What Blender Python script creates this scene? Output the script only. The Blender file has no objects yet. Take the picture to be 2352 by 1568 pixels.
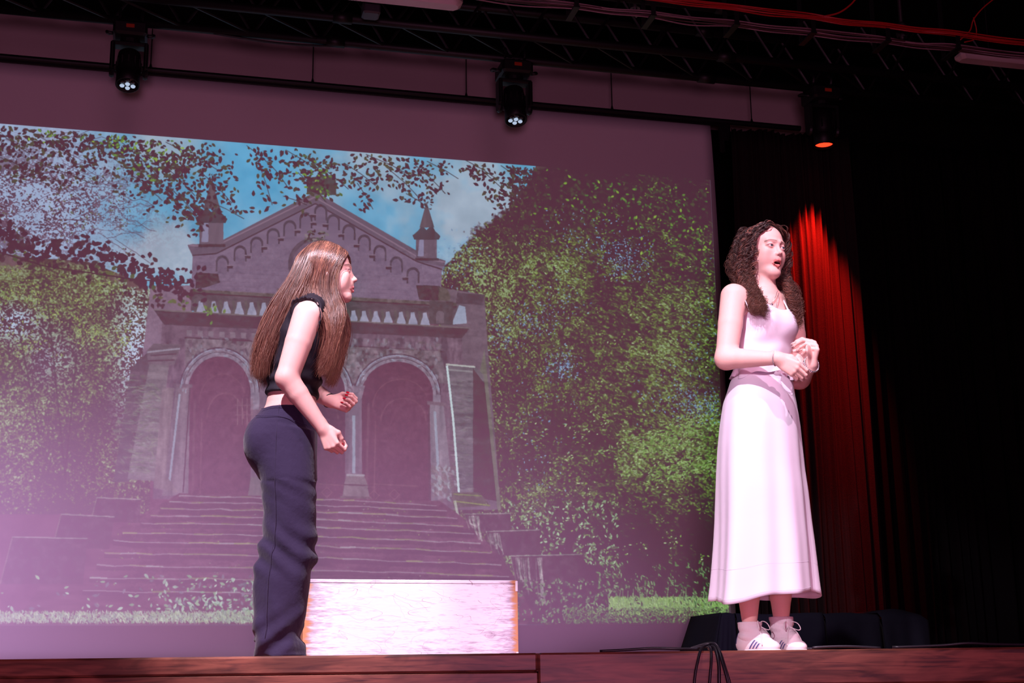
import bpy, math, numpy as np
from mathutils import Vector, Matrix
PI = math.pi
rng = np.random.default_rng(7)
COL = bpy.context.scene.collection

# ------------------------------------------------------------------ camera
FPX, CX, CY = 3267.0, 1176.0, 784.0
YAW, PITCH, ROLL = math.radians(14.3), math.radians(13.7), math.radians(0.68)
CAM = np.array([0.0, 0.0, -0.115])
FW = np.array([math.sin(YAW)*math.cos(PITCH), math.cos(YAW)*math.cos(PITCH), math.sin(PITCH)])
RH = np.array([math.cos(YAW), -math.sin(YAW), 0.0])
UP0 = np.cross(RH, FW)
RT = RH*math.cos(ROLL) - UP0*math.sin(ROLL)
UPV = UP0*math.cos(ROLL) + RH*math.sin(ROLL)
FH = np.array([math.sin(YAW), math.cos(YAW), 0.0])
def ray(px, py):
    return FW + RT*((px-CX)/FPX) - UPV*((py-CY)/FPX)
def at(px, py, Y):                 # point of a wall-parallel plane y = Y
    d = ray(px, py); return CAM + d*((Y-CAM[1])/d[1])
def atd(px, py, D):                # point at horizontal distance D in front of the lens
    d = ray(px, py); return CAM + d*(D/float(d @ FH))
def proj(p):
    v = np.asarray(p)-CAM; z = v @ FW
    return CX+FPX*(v @ RT)/z, CY-FPX*(v @ UPV)/z
cam_d = bpy.data.cameras.new('camera'); cam_d.lens = 50.0; cam_d.sensor_width = 36.0
cam_d.clip_start = 0.05; cam_d.clip_end = 100
cam_o = bpy.data.objects.new('camera', cam_d); COL.objects.link(cam_o)
m3 = Matrix((tuple(RT), tuple(UPV), tuple(-FW))).transposed()
cam_o.matrix_world = Matrix.Translation(Vector(CAM)) @ m3.to_4x4()
bpy.context.scene.camera = cam_o

# ------------------------------------------------------------------ exposure, world, lights
sc = bpy.context.scene
sc.view_settings.view_transform = 'Standard'; sc.view_settings.look = 'None'
sc.view_settings.gamma = 1.0; sc.view_settings.exposure = 0.0
sc.view_settings.use_curve_mapping = False
w = bpy.data.worlds.new('house_dark'); sc.world = w; w.use_nodes = True
w.node_tree.nodes['Background'].inputs[0].default_value = (0.5, 0.2, 0.28, 1)
w.node_tree.nodes['Background'].inputs[1].default_value = 0.004
def lamp(kind, name, loc, target, power, color, size=0.1, spot=40, blend=0.4):
    d = bpy.data.lights.new(name, kind); d.energy = power; d.color = color
    if kind == 'AREA': d.shape = 'DISK'; d.size = size
    else: d.shadow_soft_size = size
    if kind == 'SPOT': d.spot_size = math.radians(spot); d.spot_blend = blend
    o = bpy.data.objects.new(name, d); COL.objects.link(o); o.location = loc
    o.rotation_euler = (Vector(target)-Vector(loc)).to_track_quat('-Z', 'Y').to_euler()
    return o
GL = atd(650, 1512, 5.33)*np.array([1, 1, 0])      # where the dark-haired performer in black stands
GR = atd(1762, 1505, 5.33)*np.array([1, 1, 0])     # where the performer in white stands
KEYC = (1.0, 0.84, 1.0)
for nm, tg, px_, py_, pz, pw, ang, cc in (
        ('profile_spot_over_left_performer', (GL[0]+0.05, GL[1], 0.85), GL[0]-2.0, 1.4, 6.1, 4200, 17, KEYC),
        ('profile_spot_over_right_performer', (GR[0], GR[1], 0.85), GR[0]-2.6, 0.8, 5.3, 2200, 17, KEYC),
        ('profile_spot_from_the_right', (GR[0], GR[1], 0.85), GR[0]+0.6, 0.8, 5.4, 900, 16, (1.0, 0.62, 0.8)),
        ('profile_spot_facing_left_performer', (GL[0], GL[1], 0.85), GL[0]+2.2, 1.2, 5.6, 480, 15, (1.0, 0.62, 0.8)),
        ('profile_spot_on_the_box', (0.70, 6.75, 0.10), 1.9, 1.0, 5.6, 1250, 11, KEYC)):
    lamp('SPOT', nm, (px_, py_, pz), tg, pw, cc, 0.07, ang, 0.35)
lamp('SPOT', 'added_camera_fill_light', (-0.15, -0.9, -0.12), (1.9, 8, 1.9), 400, (1.0, 0.36, 0.66), 0.25, 74, 0.7)  # unseen fill lamp added beside the camera so its cast shadows stay hidden
lamp('SPOT', 'added_low_fill_spot', (GR[0]-4.0, -0.4, 2.5), (GR[0]+0.05, GR[1], 0.62), 900, KEYC, 0.05, 14, 0.5)  # unseen lamp added to fill the dress front and legs from low down
lamp('SPOT', 'added_left_bounce_light', (-3.2, 6.0, 0.7), (-0.9, 8, -0.1), 400, (0.80, 0.50, 1.0), 0.3, 75, 1.0)  # unseen lamp added for the purple floor bounce at the screen's lower left
lamp('SPOT', 'added_right_bounce_light', (3.3, 5.4, 0.45), (1.2, 8, -0.45), 75, (0.85, 0.45, 1.0), 0.3, 80, 1.0)  # unseen lamp added as floor bounce on the lower right of the screen
lamp('AREA', 'added_pink_fill_light', (0.5, -3.5, 2.2), (1.2, 7, 2.4), 42, (1.0, 0.32, 0.56), 2.0)  # unseen soft source added as pink ambient fill

# ------------------------------------------------------------------ helpers
def mat(name, color=(0.5, 0.5, 0.5), rough=0.6, metal=0.0, emit=None, es=1.0, spec=0.5, attr=False,
        sheen=0.0, sss=0.0, bump=0.0, bscale=60.0, var=0.0, vscale=8.0, stretch=None):
    m = bpy.data.materials.new(name); m.use_nodes = True
    nt = m.node_tree; N = nt.nodes; L = nt.links; b = N['Principled BSDF']
    b.inputs['Base Color'].default_value = (*color, 1); b.inputs['Roughness'].default_value = rough
    b.inputs['Metallic'].default_value = metal; b.inputs['Specular IOR Level'].default_value = spec
    if sheen: b.inputs['Sheen Weight'].default_value = sheen; b.inputs['Sheen Roughness'].default_value = 0.5
    if sss:
        b.inputs['Subsurface Weight'].default_value = sss
        b.inputs['Subsurface Radius'].default_value = (1.0, 0.35, 0.2); b.inputs['Subsurface Scale'].default_value = 0.008
    if emit: b.inputs['Emission Color'].default_value = (*emit, 1); b.inputs['Emission Strength'].default_value = es
    tc = N.new('ShaderNodeTexCoord'); mp = N.new('ShaderNodeMapping'); L.new(tc.outputs['Object'], mp.inputs[0])
    if stretch: mp.inputs['Scale'].default_value = stretch
    src = None
    if attr:
        a = N.new('ShaderNodeAttribute'); a.attribute_name = 'Col'; src = a.outputs['Color']
    if var:
        n = N.new('ShaderNodeTexNoise'); n.inputs['Scale'].default_value = vscale; n.inputs['Detail'].default_value = 5
        L.new(mp.outputs[0], n.inputs['Vector'])
        r = N.new('ShaderNodeMapRange'); r.inputs[3].default_value = 1-var; r.inputs[4].default_value = 1+var
        L.new(n.outputs[0], r.inputs[0])
        mx = N.new('ShaderNodeVectorMath'); mx.operation = 'SCALE'; L.new(r.outputs[0], mx.inputs['Scale'])
        if src: L.new(src, mx.inputs[0])
        else: mx.inputs[0].default_value = color
        src = mx.outputs[0]
    if src: L.new(src, b.inputs['Base Color'])
    if bump:
        n = N.new('ShaderNodeTexNoise'); n.inputs['Scale'].default_value = bscale; n.inputs['Detail'].default_value = 6
        L.new(mp.outputs[0], n.inputs['Vector'])
        bp = N.new('ShaderNodeBump'); bp.inputs['Strength'].default_value = bump; bp.inputs['Distance'].default_value = 0.01
        L.new(n.outputs[0], bp.inputs['Height']); L.new(bp.outputs[0], b.inputs['Normal'])
    return m
def mk(name, verts, faces, material, parent=None, smooth=False, cols=None, origin=None, sharp=None):
    me = bpy.data.meshes.new(name)
    V = np.asarray(verts, dtype=np.float32).reshape(-1, 3)
    o0 = np.zeros(3) if origin is None else np.asarray(origin, float)
    if parent is not None and origin is None: o0 = np.array(parent.matrix_basis.translation) if parent.parent is None else np.array(parent['o0'])
    V = V - o0.astype(np.float32)
    if isinstance(faces, np.ndarray):
        nf, k = faces.shape
        me.vertices.add(len(V)); me.vertices.foreach_set('co', V.ravel())
        me.loops.add(nf*k); me.loops.foreach_set('vertex_index', faces.astype(np.int32).ravel())
        me.polygons.add(nf); me.polygons.foreach_set('loop_start', np.arange(0, nf*k, k, dtype=np.int32))
        me.update(calc_edges=True)
    else:
        me.from_pydata(V.tolist(), [], [list(map(int, f)) for f in faces]); me.update()
    me.validate()
    if smooth: me.polygons.foreach_set('use_smooth', np.ones(len(me.polygons), dtype=bool))
    if cols is not None:
        ca = me.color_attributes.new('Col', 'FLOAT_COLOR', 'POINT')
        c4 = np.ones((len(V), 4), dtype=np.float32); c4[:, :3] = cols; ca.data.foreach_set('color', c4.ravel())
    if material: me.materials.append(material)
    o = bpy.data.objects.new(name, me); COL.objects.link(o)
    if parent is not None: o.parent = parent
    else: o.location = tuple(o0)
    o['o0'] = [float(x) for x in o0]
    return o
def thing(name, loc, label, cat, group=None, kind=None):
    o = bpy.data.objects.new(name, None); COL.objects.link(o); o.location = tuple(float(x) for x in loc)
    o.empty_display_size = 0.1
    tag(o, label, cat, group, kind); return o
def tag(o, label=None, cat=None, group=None, kind=None):
    if label: o['label'] = label
    if cat: o['category'] = cat
    if group: o['group'] = group
    if kind: o['kind'] = kind
    return o
class MB:                                           # mesh bucket
    def __init__(s): s.v = []; s.f = []; s.c = []
    def add(s, v, f, c=None):
        n = sum(len(a) for a in s.v); s.v.append(np.asarray(v, float)); s.f += [tuple(i+n for i in q) for q in f]
        if c is not None: s.c.append(np.tile(np.asarray(c, float), (len(v), 1)))
    def box(s, c, d, R=None, bev=0.0):              # centre, full size
        d = np.asarray(d, float)/2; P = []
        if bev <= 0:
            for x in (-1, 1):
                for y in (-1, 1):
                    for z in (-1, 1): P.append((x*d[0], y*d[1], z*d[2]))
            F = [(0, 1, 3, 2), (4, 6, 7, 5), (0, 4, 5, 1), (2, 3, 7, 6), (0, 2, 6, 4), (1, 5, 7, 3)]
            P = np.array(P)
        else:
            b = min(bev, d.min()*0.9); pr = []      # octagonal prism with chamfered top and bottom
            for (zz, ins) in ((-d[2], b), (-d[2]+b, 0), (d[2]-b, 0), (d[2], b)):
                X, Y = d[0]-ins, d[1]-ins
                for (x, y) in ((X, Y-b), (X-b, Y), (-X+b, Y), (-X, Y-b), (-X, -Y+b), (-X+b, -Y), (X-b, -Y), (X, -Y+b)): pr.append((x, y, zz))
            P = np.array(pr); F = [tuple(range(7, -1, -1)), tuple(range(24, 32))]
            for k in range(3):
                for i in range(8): j = (i+1) % 8; F.append((k*8+i, k*8+j, k*8+8+j, k*8+8+i))
        if R is not None: P = P @ np.asarray(R).T
        s.add(P+np.asarray(c, float), F)
    def tube(s, pts, r, n=8, cap=True, flat=1.0, c=None):
        pts = np.asarray(pts, float); m = len(pts); r = np.broadcast_to(np.asarray(r, float), (m,))
        T = np.gradient(pts, axis=0); T /= np.linalg.norm(T, axis=1)[:, None]+1e-12
        a = np.array([0, 0, 1.0]) if abs(T[0][2]) < 0.9 else np.array([1.0, 0, 0])
        u = np.cross(T[0], a); u /= np.linalg.norm(u); V = []
        for i in range(m):
            u = u - T[i]*(u @ T[i]); u /= np.linalg.norm(u)+1e-12; w_ = np.cross(T[i], u)
            for k in range(n):
                an = 2*PI*k/n; V.append(pts[i]+r[i]*(math.cos(an)*u+flat*math.sin(an)*w_))
        F = [(i*n+k, i*n+(k+1) % n, (i+1)*n+(k+1) % n, (i+1)*n+k) for i in range(m-1) for k in range(n)]
        if cap: F += [tuple(range(n-1, -1, -1)), tuple(range((m-1)*n, m*n))]
        s.add(V, F, c)
    def lathe(s, prof, o, axis=(0, 0, 1), n=20):    # prof: (radius, height) list
        ax = np.asarray(axis, float); ax /= np.linalg.norm(ax)
        a = np.array([1.0, 0, 0]) if abs(ax[0]) < 0.9 else np.array([0, 1.0, 0])
        u = np.cross(ax, a); u /= np.linalg.norm(u); w_ = np.cross(ax, u); V = []
        for (r, h) in prof:
            for k in range(n): an = 2*PI*k/n; V.append(np.asarray(o)+ax*h+r*(math.cos(an)*u+math.sin(an)*w_))
        m = len(prof)
        F = [(i*n+k, i*n+(k+1) % n, (i+1)*n+(k+1) % n, (i+1)*n+k) for i in range(m-1) for k in range(n)]
        F += [tuple(range(n-1, -1, -1)), tuple(range((m-1)*n, m*n))]
        s.add(V, F)
    def build(s, name, material, parent=None, smooth=False, origin=None):
        V = np.concatenate(s.v); C_ = np.concatenate(s.c) if s.c else None
        return mk(name, V, s.f, material, parent, smooth, C_, origin)
def smooth_path(pts, n=8):
    P = np.asarray(pts, float); P = np.vstack([2*P[0]-P[1], P, 2*P[-1]-P[-2]]); out = []
    for i in range(1, len(P)-2):
        for k in range(n):
            t = k/n; a, b, c, d = P[i-1:i+3]
            out.append(0.5*((2*b)+(-a+c)*t+(2*a-5*b+4*c-d)*t*t+(-a+3*b-3*c+d)*t**3))
    out.append(P[-2]); return np.array(out)
def dup(root, loc=None):
    r = root.copy(); COL.objects.link(r)
    if loc is not None: r.location = loc
    for ch in list(root.children):
        c = ch.copy(); COL.objects.link(c); c.parent = r
        for g in list(ch.children):
            d = g.copy(); COL.objects.link(d); d.parent = c
    return r
BLACK = mat('black_powder_coat', (0.003, 0.003, 0.0035), 0.5, spec=0.3)
BLACKM = mat('black_metal_truss', (0.003, 0.003, 0.003), 0.5, spec=0.3)
DRAPE = mat('black_velour', (0.0035, 0.003, 0.0035), 0.95, spec=0.0, bump=0.2, bscale=300)
# ================================================================== THE SETTING
YS = 8.0                                             # plane of the projection screen
# stage: front edge nearly square to the auditorium axis
e0, e1 = atd(-250, 1515.5, 4.93), atd(2620, 1492.0, 4.90)
e0[2] = e1[2] = 0.0
edir = (e1-e0)/np.linalg.norm(e1-e0); ein = np.array([-edir[1], edir[0], 0.0])
if ein[1] < 0: ein = -ein
e0, e1 = e0-edir*2.0, e1+edir*1.4
elen = float(np.linalg.norm(e1-e0))
def wood(name, c1, c2, dark, scale=1.0, rough=0.45):
    m = bpy.data.materials.new(name); m.use_nodes = True; nt = m.node_tree; N = nt.nodes; L = nt.links; b = N['Principled BSDF']
    tc = N.new('ShaderNodeTexCoord'); mp = N.new('ShaderNodeMapping'); L.new(tc.outputs['Object'], mp.inputs[0])
    mp.inputs['Scale'].default_value = (0.9*scale, 4*scale, 22*scale)
    n = N.new('ShaderNodeTexNoise'); n.inputs['Scale'].default_value = 3; n.inputs['Detail'].default_value = 8; n.inputs['Distortion'].default_value = 1.2
    L.new(mp.outputs[0], n.inputs[0])
    cr = N.new('ShaderNodeValToRGB'); e = cr.color_ramp.elements
    e[0].position = 0.30; e[0].color = (*dark, 1); e[1].position = 0.72; e[1].color = (*c2, 1)
    x = e.new(0.45); x.color = (*c1, 1); L.new(n.outputs[0], cr.inputs[0])
    n2 = N.new('ShaderNodeTexNoise'); n2.inputs['Scale'].default_value = 1.1; n2.inputs['Detail'].default_value = 3; n2.inputs['Distortion'].default_value = 2.0
    mp2 = N.new('ShaderNodeMapping'); mp2.inputs['Scale'].default_value = (3*scale, 3*scale, 14*scale); L.new(tc.outputs['Object'], mp2.inputs[0]); L.new(mp2.outputs[0], n2.inputs[0])
    r = N.new('ShaderNodeMapRange'); r.inputs[1].default_value = 0.35; r.inputs[2].default_value = 0.62; r.inputs[3].default_value = 0.5; r.inputs[4].default_value = 1.1; L.new(n2.outputs[0], r.inputs[0])
    v = N.new('ShaderNodeVectorMath'); v.operation = 'SCALE'; L.new(cr.outputs[0], v.inputs[0]); L.new(r.outputs[0], v.inputs['Scale'])
    L.new(v.outputs[0], b.inputs['Base Color']); b.inputs['Roughness'].default_value = rough
    bp = N.new('ShaderNodeBump'); bp.inputs['Strength'].default_value = 0.15; bp.inputs['Distance'].default_value = 0.004
    L.new(n.outputs[0], bp.inputs['Height']); L.new(bp.outputs[0], b.inputs['Normal'])
    return m
WOOD = wood('red_brown_stage_wood', (0.24, 0.075, 0.048), (0.33, 0.11, 0.068), (0.09, 0.028, 0.026))
FLOORM = wood('stage_floor_wood', (0.34, 0.10, 0.07), (0.42, 0.14, 0.09), (0.25, 0.07, 0.05), 0.5, 0.85)
Rz = np.array([edir, ein, [0, 0, 1]]).T
stage = thing('stage_front', (e0+e1)/2-np.array([0, 0, 0.5]), 'reddish brown wooden front of the stage', None, kind='structure')
del stage['label']
def board(z0, z1, out, bev, a=0.0, b=1.0):
    m_ = MB(); c = e0*(1-(a+b)/2)+e1*((a+b)/2)
    m_.box(c+ein*(0.02-out/2)+np.array([0, 0, (z0+z1)/2]), (elen*(b-a)-0.002, 0.04+out, z1-z0), Rz, bev)
    o = m_.build('board', WOOD, stage, smooth=False, origin=None); return o
board(-0.062, 0.0, 0.020, 0.007, 0, 0.55); board(-0.115, 0.0, 0.020, 0.007, 0.55, 1)
board(-0.20, -0.0635, 0.016, 0.003, 0, 0.55); board(-0.20, -0.1165, 0.016, 0.003, 0.55, 1)
board(-0.36, -0.2015, 0.014, 0.003, 0, 0.7); board(-0.36, -0.2015, 0.014, 0.003, 0.7, 1)
board(-0.95, -0.3615, 0.012, 0.003)
f0, f1 = e0+ein*0.04, e1+ein*0.04
XL, XR, YB = -4.6, 7.2, 9.4
m_ = MB()
top = [f0, f1, np.array([XR, YB, 0]), np.array([XL, YB, 0])]
m_.add([p-np.array([0, 0, 0.06]) for p in top]+[p-np.array([0, 0, 0.0]) for p in top],
       [(3, 2, 1, 0), (4, 5, 6, 7), (0, 1, 5, 4), (1, 2, 6, 5), (2, 3, 7, 6), (3, 0, 4, 7)])
tag(m_.build('floor', FLOORM), kind='structure')
WALLM = mat('black_painted_wall', (0.004, 0.004, 0.004), 0.9, spec=0.05)
CEILM = mat('black_painted_ceiling', (0.005, 0.005, 0.004), 0.9, spec=0.05, var=0.3, vscale=2)
ZC = 4.55
for nm, c, d in (('wall_back', ((XL+XR)/2, YB+0.05, 1.8), (XR-XL, 0.1, 5.7)), ('wall_right', (XR+0.05, 6.5, 1.8), (0.1, 6, 5.7)),
                 ('wall_left', (XL-0.05, 6.5, 1.8), (0.1, 6, 5.7))):
    m_ = MB(); m_.box(c, d); tag(m_.build(nm, WALLM), kind='structure')
m_ = MB(); m_.box(((XL+XR)/2, 7.2, ZC+0.05), (XR-XL, 4.6, 0.1)); tag(m_.build('ceiling', CEILM), kind='structure')
# pale bulkhead above and behind the screen
bA = at(-220, 60, 8.5); bR = at(1852, 330, 8.5)
BULKM = mat('off_white_painted_bulkhead', (0.42, 0.35, 0.34), 0.8, spec=0.1, bump=0.05, bscale=3, var=0.10, vscale=1.2, stretch=(0.25, 1, 5))
BTOP = float(at(900, 112, 8.5)[2])
zb0 = float(at(1652, 292, 8.5)[2])+0.02
m_ = MB(); m_.box(((bA[0]-1+bR[0])/2, 8.55, (zb0+BTOP)/2), (bR[0]-bA[0]+1, 0.1, BTOP-zb0)); tag(m_.build('wall_bulkhead', BULKM), kind='structure')

# ---- the projection screen
SCR_R = at(1652, 600, YS)[0]; zt = float(at(1650, 296, YS)[2])
zt0 = float(at(0, 140, YS)[2])
XPL = float(at(-130, 700, YS)[0])
screen = thing('projection_screen', ((XPL+SCR_R)/2, YS, 0.0), 'large white projection screen with a picture of a ruined chapel, behind the performers', 'screen')
SCRM = mat('matte_white_screen_cloth', (0.56, 0.52, 0.55), 0.9, spec=0.0)
nu = 60
xs = np.linspace(XPL, SCR_R, nu); V = []; F = []
for j, z in enumerate(np.linspace(0.03, zt+0.02, 40)):
    for i, x in enumerate(xs):
        ed = max(0, 1-(SCR_R-x)/0.10); lean = 0.012*math.exp(-(zt-z)/0.35)*ed
        V.append((x-0.004*ed*math.sin(z*2.2)-lean, YS-0.0*ed, z))
for j in range(39):
    for i in range(nu-1): a = j*nu+i; F.append((a, a+1, a+1+nu, a+nu))
cl = mk('screen_cloth', V, F, SCRM, screen, True)
sm = cl.modifiers.new('thickness', 'SOLIDIFY'); sm.thickness = 0.003; sm.offset = -1
# black batten carrying it, hung on thin wires
m_ = MB()
mbz = zt+0.02
RX1 = float(at(1660, 280, YS)[0])+0.01
m_.tube([(XPL-0.3, YS-0.03, mbz+0.02), (float(at(1838, 300, YS-0.03)[0]), YS-0.03, mbz+0.02)], 0.018, 12)
m_.box(((XPL-0.3+RX1)/2, YS-0.03, mbz-0.003), (RX1-XPL+0.3, 0.012, 0.02), None, 0.003)
m_.build('batten', BLACK, screen)
m_ = MB(); m_.box((RX1-0.01, YS-0.02, zt-0.03), (0.07, 0.05, 0.12), None, 0.01); m_.box((RX1-0.03, YS-0.02, zt-0.12), (0.035, 0.03, 0.10), None, 0.008)
m_.build('end_bracket', BLACK, screen)
for px, py in ((346, 150), (718, 186), (1071, 219), (1406, 250), (1727, 285)):
    x = float(at(px, py, YS-0.03)[0])
    m_ = MB(); m_.tube([(x, YS-0.03, mbz+0.04), (x, YS-0.03, ZC-0.01)], 0.0035, 6)
    m_.tube([(x, YS-0.03, mbz+0.035), (x, YS-0.03, mbz+0.06)], [0.010, 0.004], 8); m_.build('hanging_wire', BLACK, screen)

# ---- the projected picture, painted procedurally into a pixel buffer (no file is read)
PX0, PX1 = float(at(-110, 900, YS)[0]), float(at(1648, 760, YS)[0])
PZ1, PZ0 = float(at(-60, 279, YS)[2]), float(at(-60, 1436, YS)[2])
S_ = 440.0
TW, TH = int((PX1-PX0)*S_), int((PZ1-PZ0)*S_)
def T(p):
    p = np.asarray(p, float).reshape(-1, 2)
    out = np.empty_like(p)
    for i, (a, b) in enumerate(p):
        q = at(a, b, YS); out[i] = ((q[0]-PX0)*S_, (PZ1-q[2])*S_)
    return out
Hm = None
def Hfit():
    src = np.array([(0, 300), (1640, 420), (1640, 1400), (0, 1430), (800, 800), (300, 1200)], float); dst = T(src); A = []
    for (x, y), (u, v) in zip(src, dst):
        A.append([x, y, 1, 0, 0, 0, -u*x, -u*y, -u]); A.append([0, 0, 0, x, y, 1, -v*x, -v*y, -v])
    return np.linalg.svd(np.array(A))[2][-1].reshape(3, 3)
Hm = Hfit(); Hi = np.linalg.inv(Hm)
def TT(p):
    p = np.asarray(p, float).reshape(-1, 2); q = np.c_[p, np.ones(len(p))] @ Hm.T; return q[:, :2]/q[:, 2:]
def c_(r, g, b): return np.array([r, g, b], float)
IMG = np.zeros((TH, TW, 3)); IMG[:] = c_(116, 70, 96)
gy, gx = np.mgrid[0:TH, 0:TW].astype(np.float64)
q = np.stack([gx, gy, np.ones_like(gx)], -1) @ Hi.T
PXg, PYg = q[..., 0]/q[..., 2], q[..., 1]/q[..., 2]      # picture features are listed on this grid
def noise(sc_, seed, sx=1.0, sy=1.0):
    r_ = np.random.default_rng(seed); w_, h_ = int(TW/(sc_*sx))+3, int(TH/(sc_*sy))+3
    g = r_.random((h_, w_)); x = gx[0]/(sc_*sx); y = gy[:, 0]/(sc_*sy)
    xi, yi = x.astype(int), y.astype(int); fx, fy = x-xi, y-yi; fx = fx*fx*(3-2*fx); fy = fy*fy*(3-2*fy)
    a = g[yi][:, xi]; b = g[yi][:, xi+1]; c = g[yi+1][:, xi]; d = g[yi+1][:, xi+1]
    return (a*(1-fx)+b*fx)*(1-fy)[:, None]+(c*(1-fx)+d*fx)*fy[:, None]
def fbm(sc_, seed, o=4, sx=1, sy=1):
    t = 0; a = 1; s = 0
    for k in range(o): t = t+a*noise(max(sc_/2**k, 1.5), seed+k, sx, sy); s += a; a *= 0.55
    return t/s
def pmask(poly):
    P = TT(poly); x0, y0 = np.floor(P.min(0)).astype(int); x1, y1 = np.ceil(P.max(0)).astype(int)+1
    x0, y0, x1, y1 = max(x0, 0), max(y0, 0), min(x1, TW), min(y1, TH)
    if x1 <= x0 or y1 <= y0: return None
    X, Y = gx[y0:y1, x0:x1], gy[y0:y1, x0:x1]; m = np.zeros(X.shape, bool); n = len(P)
    for i in range(n):
        (ax, ay), (bx, by) = P[i], P[(i+1) % n]
        if ay == by: continue
        m ^= ((ay > Y) != (by > Y)) & (X < (bx-ax)*(Y-ay)/(by-ay)+ax)
    return (slice(y0, y1), slice(x0, x1)), m
def fill(poly, col, tex=None, amp=0.0, alpha=1.0):
    r = pmask(poly)
    if r is None: return
    sl, m = r; c = np.broadcast_to(np.asarray(col, float), m.shape+(3,)).copy()
    if tex is not None: c = c+((tex[sl]-0.5)*2*amp)[..., None]
    IMG[sl][m] = IMG[sl][m]*(1-alpha)+c[m]*alpha
def line(p, wd, col, alpha=1.0, tex=None, amp=0):
    p = np.asarray(p, float)
    for a, b in zip(p[:-1], p[1:]):
        d = b-a; l = np.hypot(*d)+1e-9; n = np.array([-d[1], d[0]])/l*wd/2; e = d/l*wd*0.2
        fill([a+n-e, b+n+e, b-n+e, a-n-e], col, tex, amp, alpha)
def arc(cx, cy, rx, ry, a0, a1, n=24): 
    t = np.radians(np.linspace(a0, a1, n)); return np.c_[cx+rx*np.cos(t), cy-ry*np.sin(t)]
# leaf stamps
def leafmask(L, wd, an):
    r = int(L/2+2); y, x = np.mgrid[-r:r+1, -r:r+1].astype(float); c, s = math.cos(an), math.sin(an)
    u = (x*c+y*s)/(L/2); v = (-x*s+y*c)/(L/2*wd); return (np.abs(v) < (1-u*u)*(1-0.35*u)) & (np.abs(u) < 1)
STAMP = {}
def leaves(n, region, size, cols, wd=0.45, ang=None, weight=None, seed=0, alpha=1.0, ctex=None):
    """scatter leaves inside a rectangle of the picture; weight(px, py) gives keep probability"""
    r_ = np.random.default_rng(seed); x0, y0, x1, y1 = region
    P = np.c_[r_.uniform(x0, x1, n), r_.uniform(y0, y1, n)]
    if weight is not None: P = P[r_.random(n) < weight(P[:, 0], P[:, 1])]
    Q = TT(P); cols = np.asarray(cols, float)
    for (x, y) in Q:
        L = r_.uniform(*size); an = (r_.uniform(0, 2*PI) if ang is None else ang+r_.normal(0, 0.45))
        key = (int(L), int(an/(PI/8)) % 16, wd)
        if key not in STAMP: STAMP[key] = leafmask(key[0]+0.5, wd, key[1]*PI/8)
        m = STAMP[key]; h = m.shape[0]//2; xi, yi = int(x), int(y)
        if xi-h < 0 or yi-h < 0 or xi+h+1 > TW or yi+h+1 > TH: continue
        s = IMG[yi-h:yi+h+1, xi-h:xi+h+1]; c = cols[r_.integers(len(cols))]*r_.uniform(0.88, 1.1)
        s[m] = s[m]*(1-alpha)+c*alpha
N1, N2, N3, N4 = fbm(160, 1, 5), fbm(40, 11, 4), fbm(10, 21, 3), fbm(90, 31, 4)
NS = fbm(24, 41, 4, 3.0, 0.5); NV = fbm(30, 51, 4, 0.35, 3.0)
def W(tex, lo, hi):                                  # keep-probability from a noise field
    def f(px, py):
        Q = TT(np.c_[px, py]).astype(int); Q[:, 0] = Q[:, 0].clip(0, TW-1); Q[:, 1] = Q[:, 1].clip(0, TH-1)
        return np.clip((tex[Q[:, 1], Q[:, 0]]-lo)/(hi-lo), 0, 1)
    return f
# sky and clouds
sky = np.clip((N1-0.38)/0.24, 0, 1)[..., None]
SKY = c_(112, 158, 196)*(1-sky)+c_(160, 170, 192)*sky
bl = np.exp(-((PXg-600)**2/150**2+(PYg-400)**2/110**2))[..., None]; SKY = SKY*(1-bl)+c_(104, 162, 206)*bl
lf = np.clip((340-PXg)/200, 0, 1)[..., None]; SKY = SKY*(1-lf)+(c_(162, 172, 206))*lf
m = (PYg < 720); IMG[m] = (SKY+((N2-0.5)*26)[..., None])[m]
# distant tree masses
base = c_(112, 76, 88)
fill([(-120, 560), (60, 590), (200, 600), (330, 650), (345, 1150), (345, 1480), (-120, 1480)], base, N2, 26)
fill([(1010, 640), (1050, 600), (1110, 560), (1180, 540), (1230, 380), (1720, 300), (1720, 1480), (1010, 1480)], c_(104, 66, 84), N2, 22)
leaves(5200, (1010, 440, 1300, 700), (4, 11), [c_(104, 66, 84), c_(96, 62, 78), c_(112, 92, 84)], seed=90, weight=lambda x, y: np.clip((y-(640-(x-1010)*0.75))/60+0.35, 0, 1))
leaves(900, (1170, 380, 1290, 560), (7, 15), [c_(96, 60, 78), c_(90, 66, 70)], seed=91)
fill([(200, 1120), (1300, 1120), (1500, 1480), (-120, 1480), (-120, 1200)], c_(112, 64, 90), N2, 10)
G1, G2, G3 = c_(118, 124, 82), c_(140, 148, 104), c_(164, 174, 146)
HF = (noise(2.3, 801)*1.2+noise(2.9, 802)*1.2+noise(4.2, 803)*1.2+noise(7, 804)*.8)/4.4          # leaf-scale flicker
q_ = np.stack([gx*0.94+gy*0.34, gy*0.94-gx*0.34], -1)
def rotn(sc_, asp, seed):                              # flicker drawn out along the boughs
    r3 = np.random.default_rng(seed); g = r3.random((int(TH*2/sc_)+60, int(TW*2/(sc_*asp))+60)); u = (q_[..., 0]+TH)/(sc_*asp); v = (q_[..., 1]+TW*0.6)/sc_
    ui, vi = u.astype(int) % (g.shape[1]-1), v.astype(int) % (g.shape[0]-1); fu, fv = u-np.floor(u), v-np.floor(v)
    return (g[vi, ui]*(1-fu)+g[vi, ui+1]*fu)*(1-fv)+(g[vi+1, ui]*(1-fu)+g[vi+1, ui+1]*fu)*fv
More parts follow.
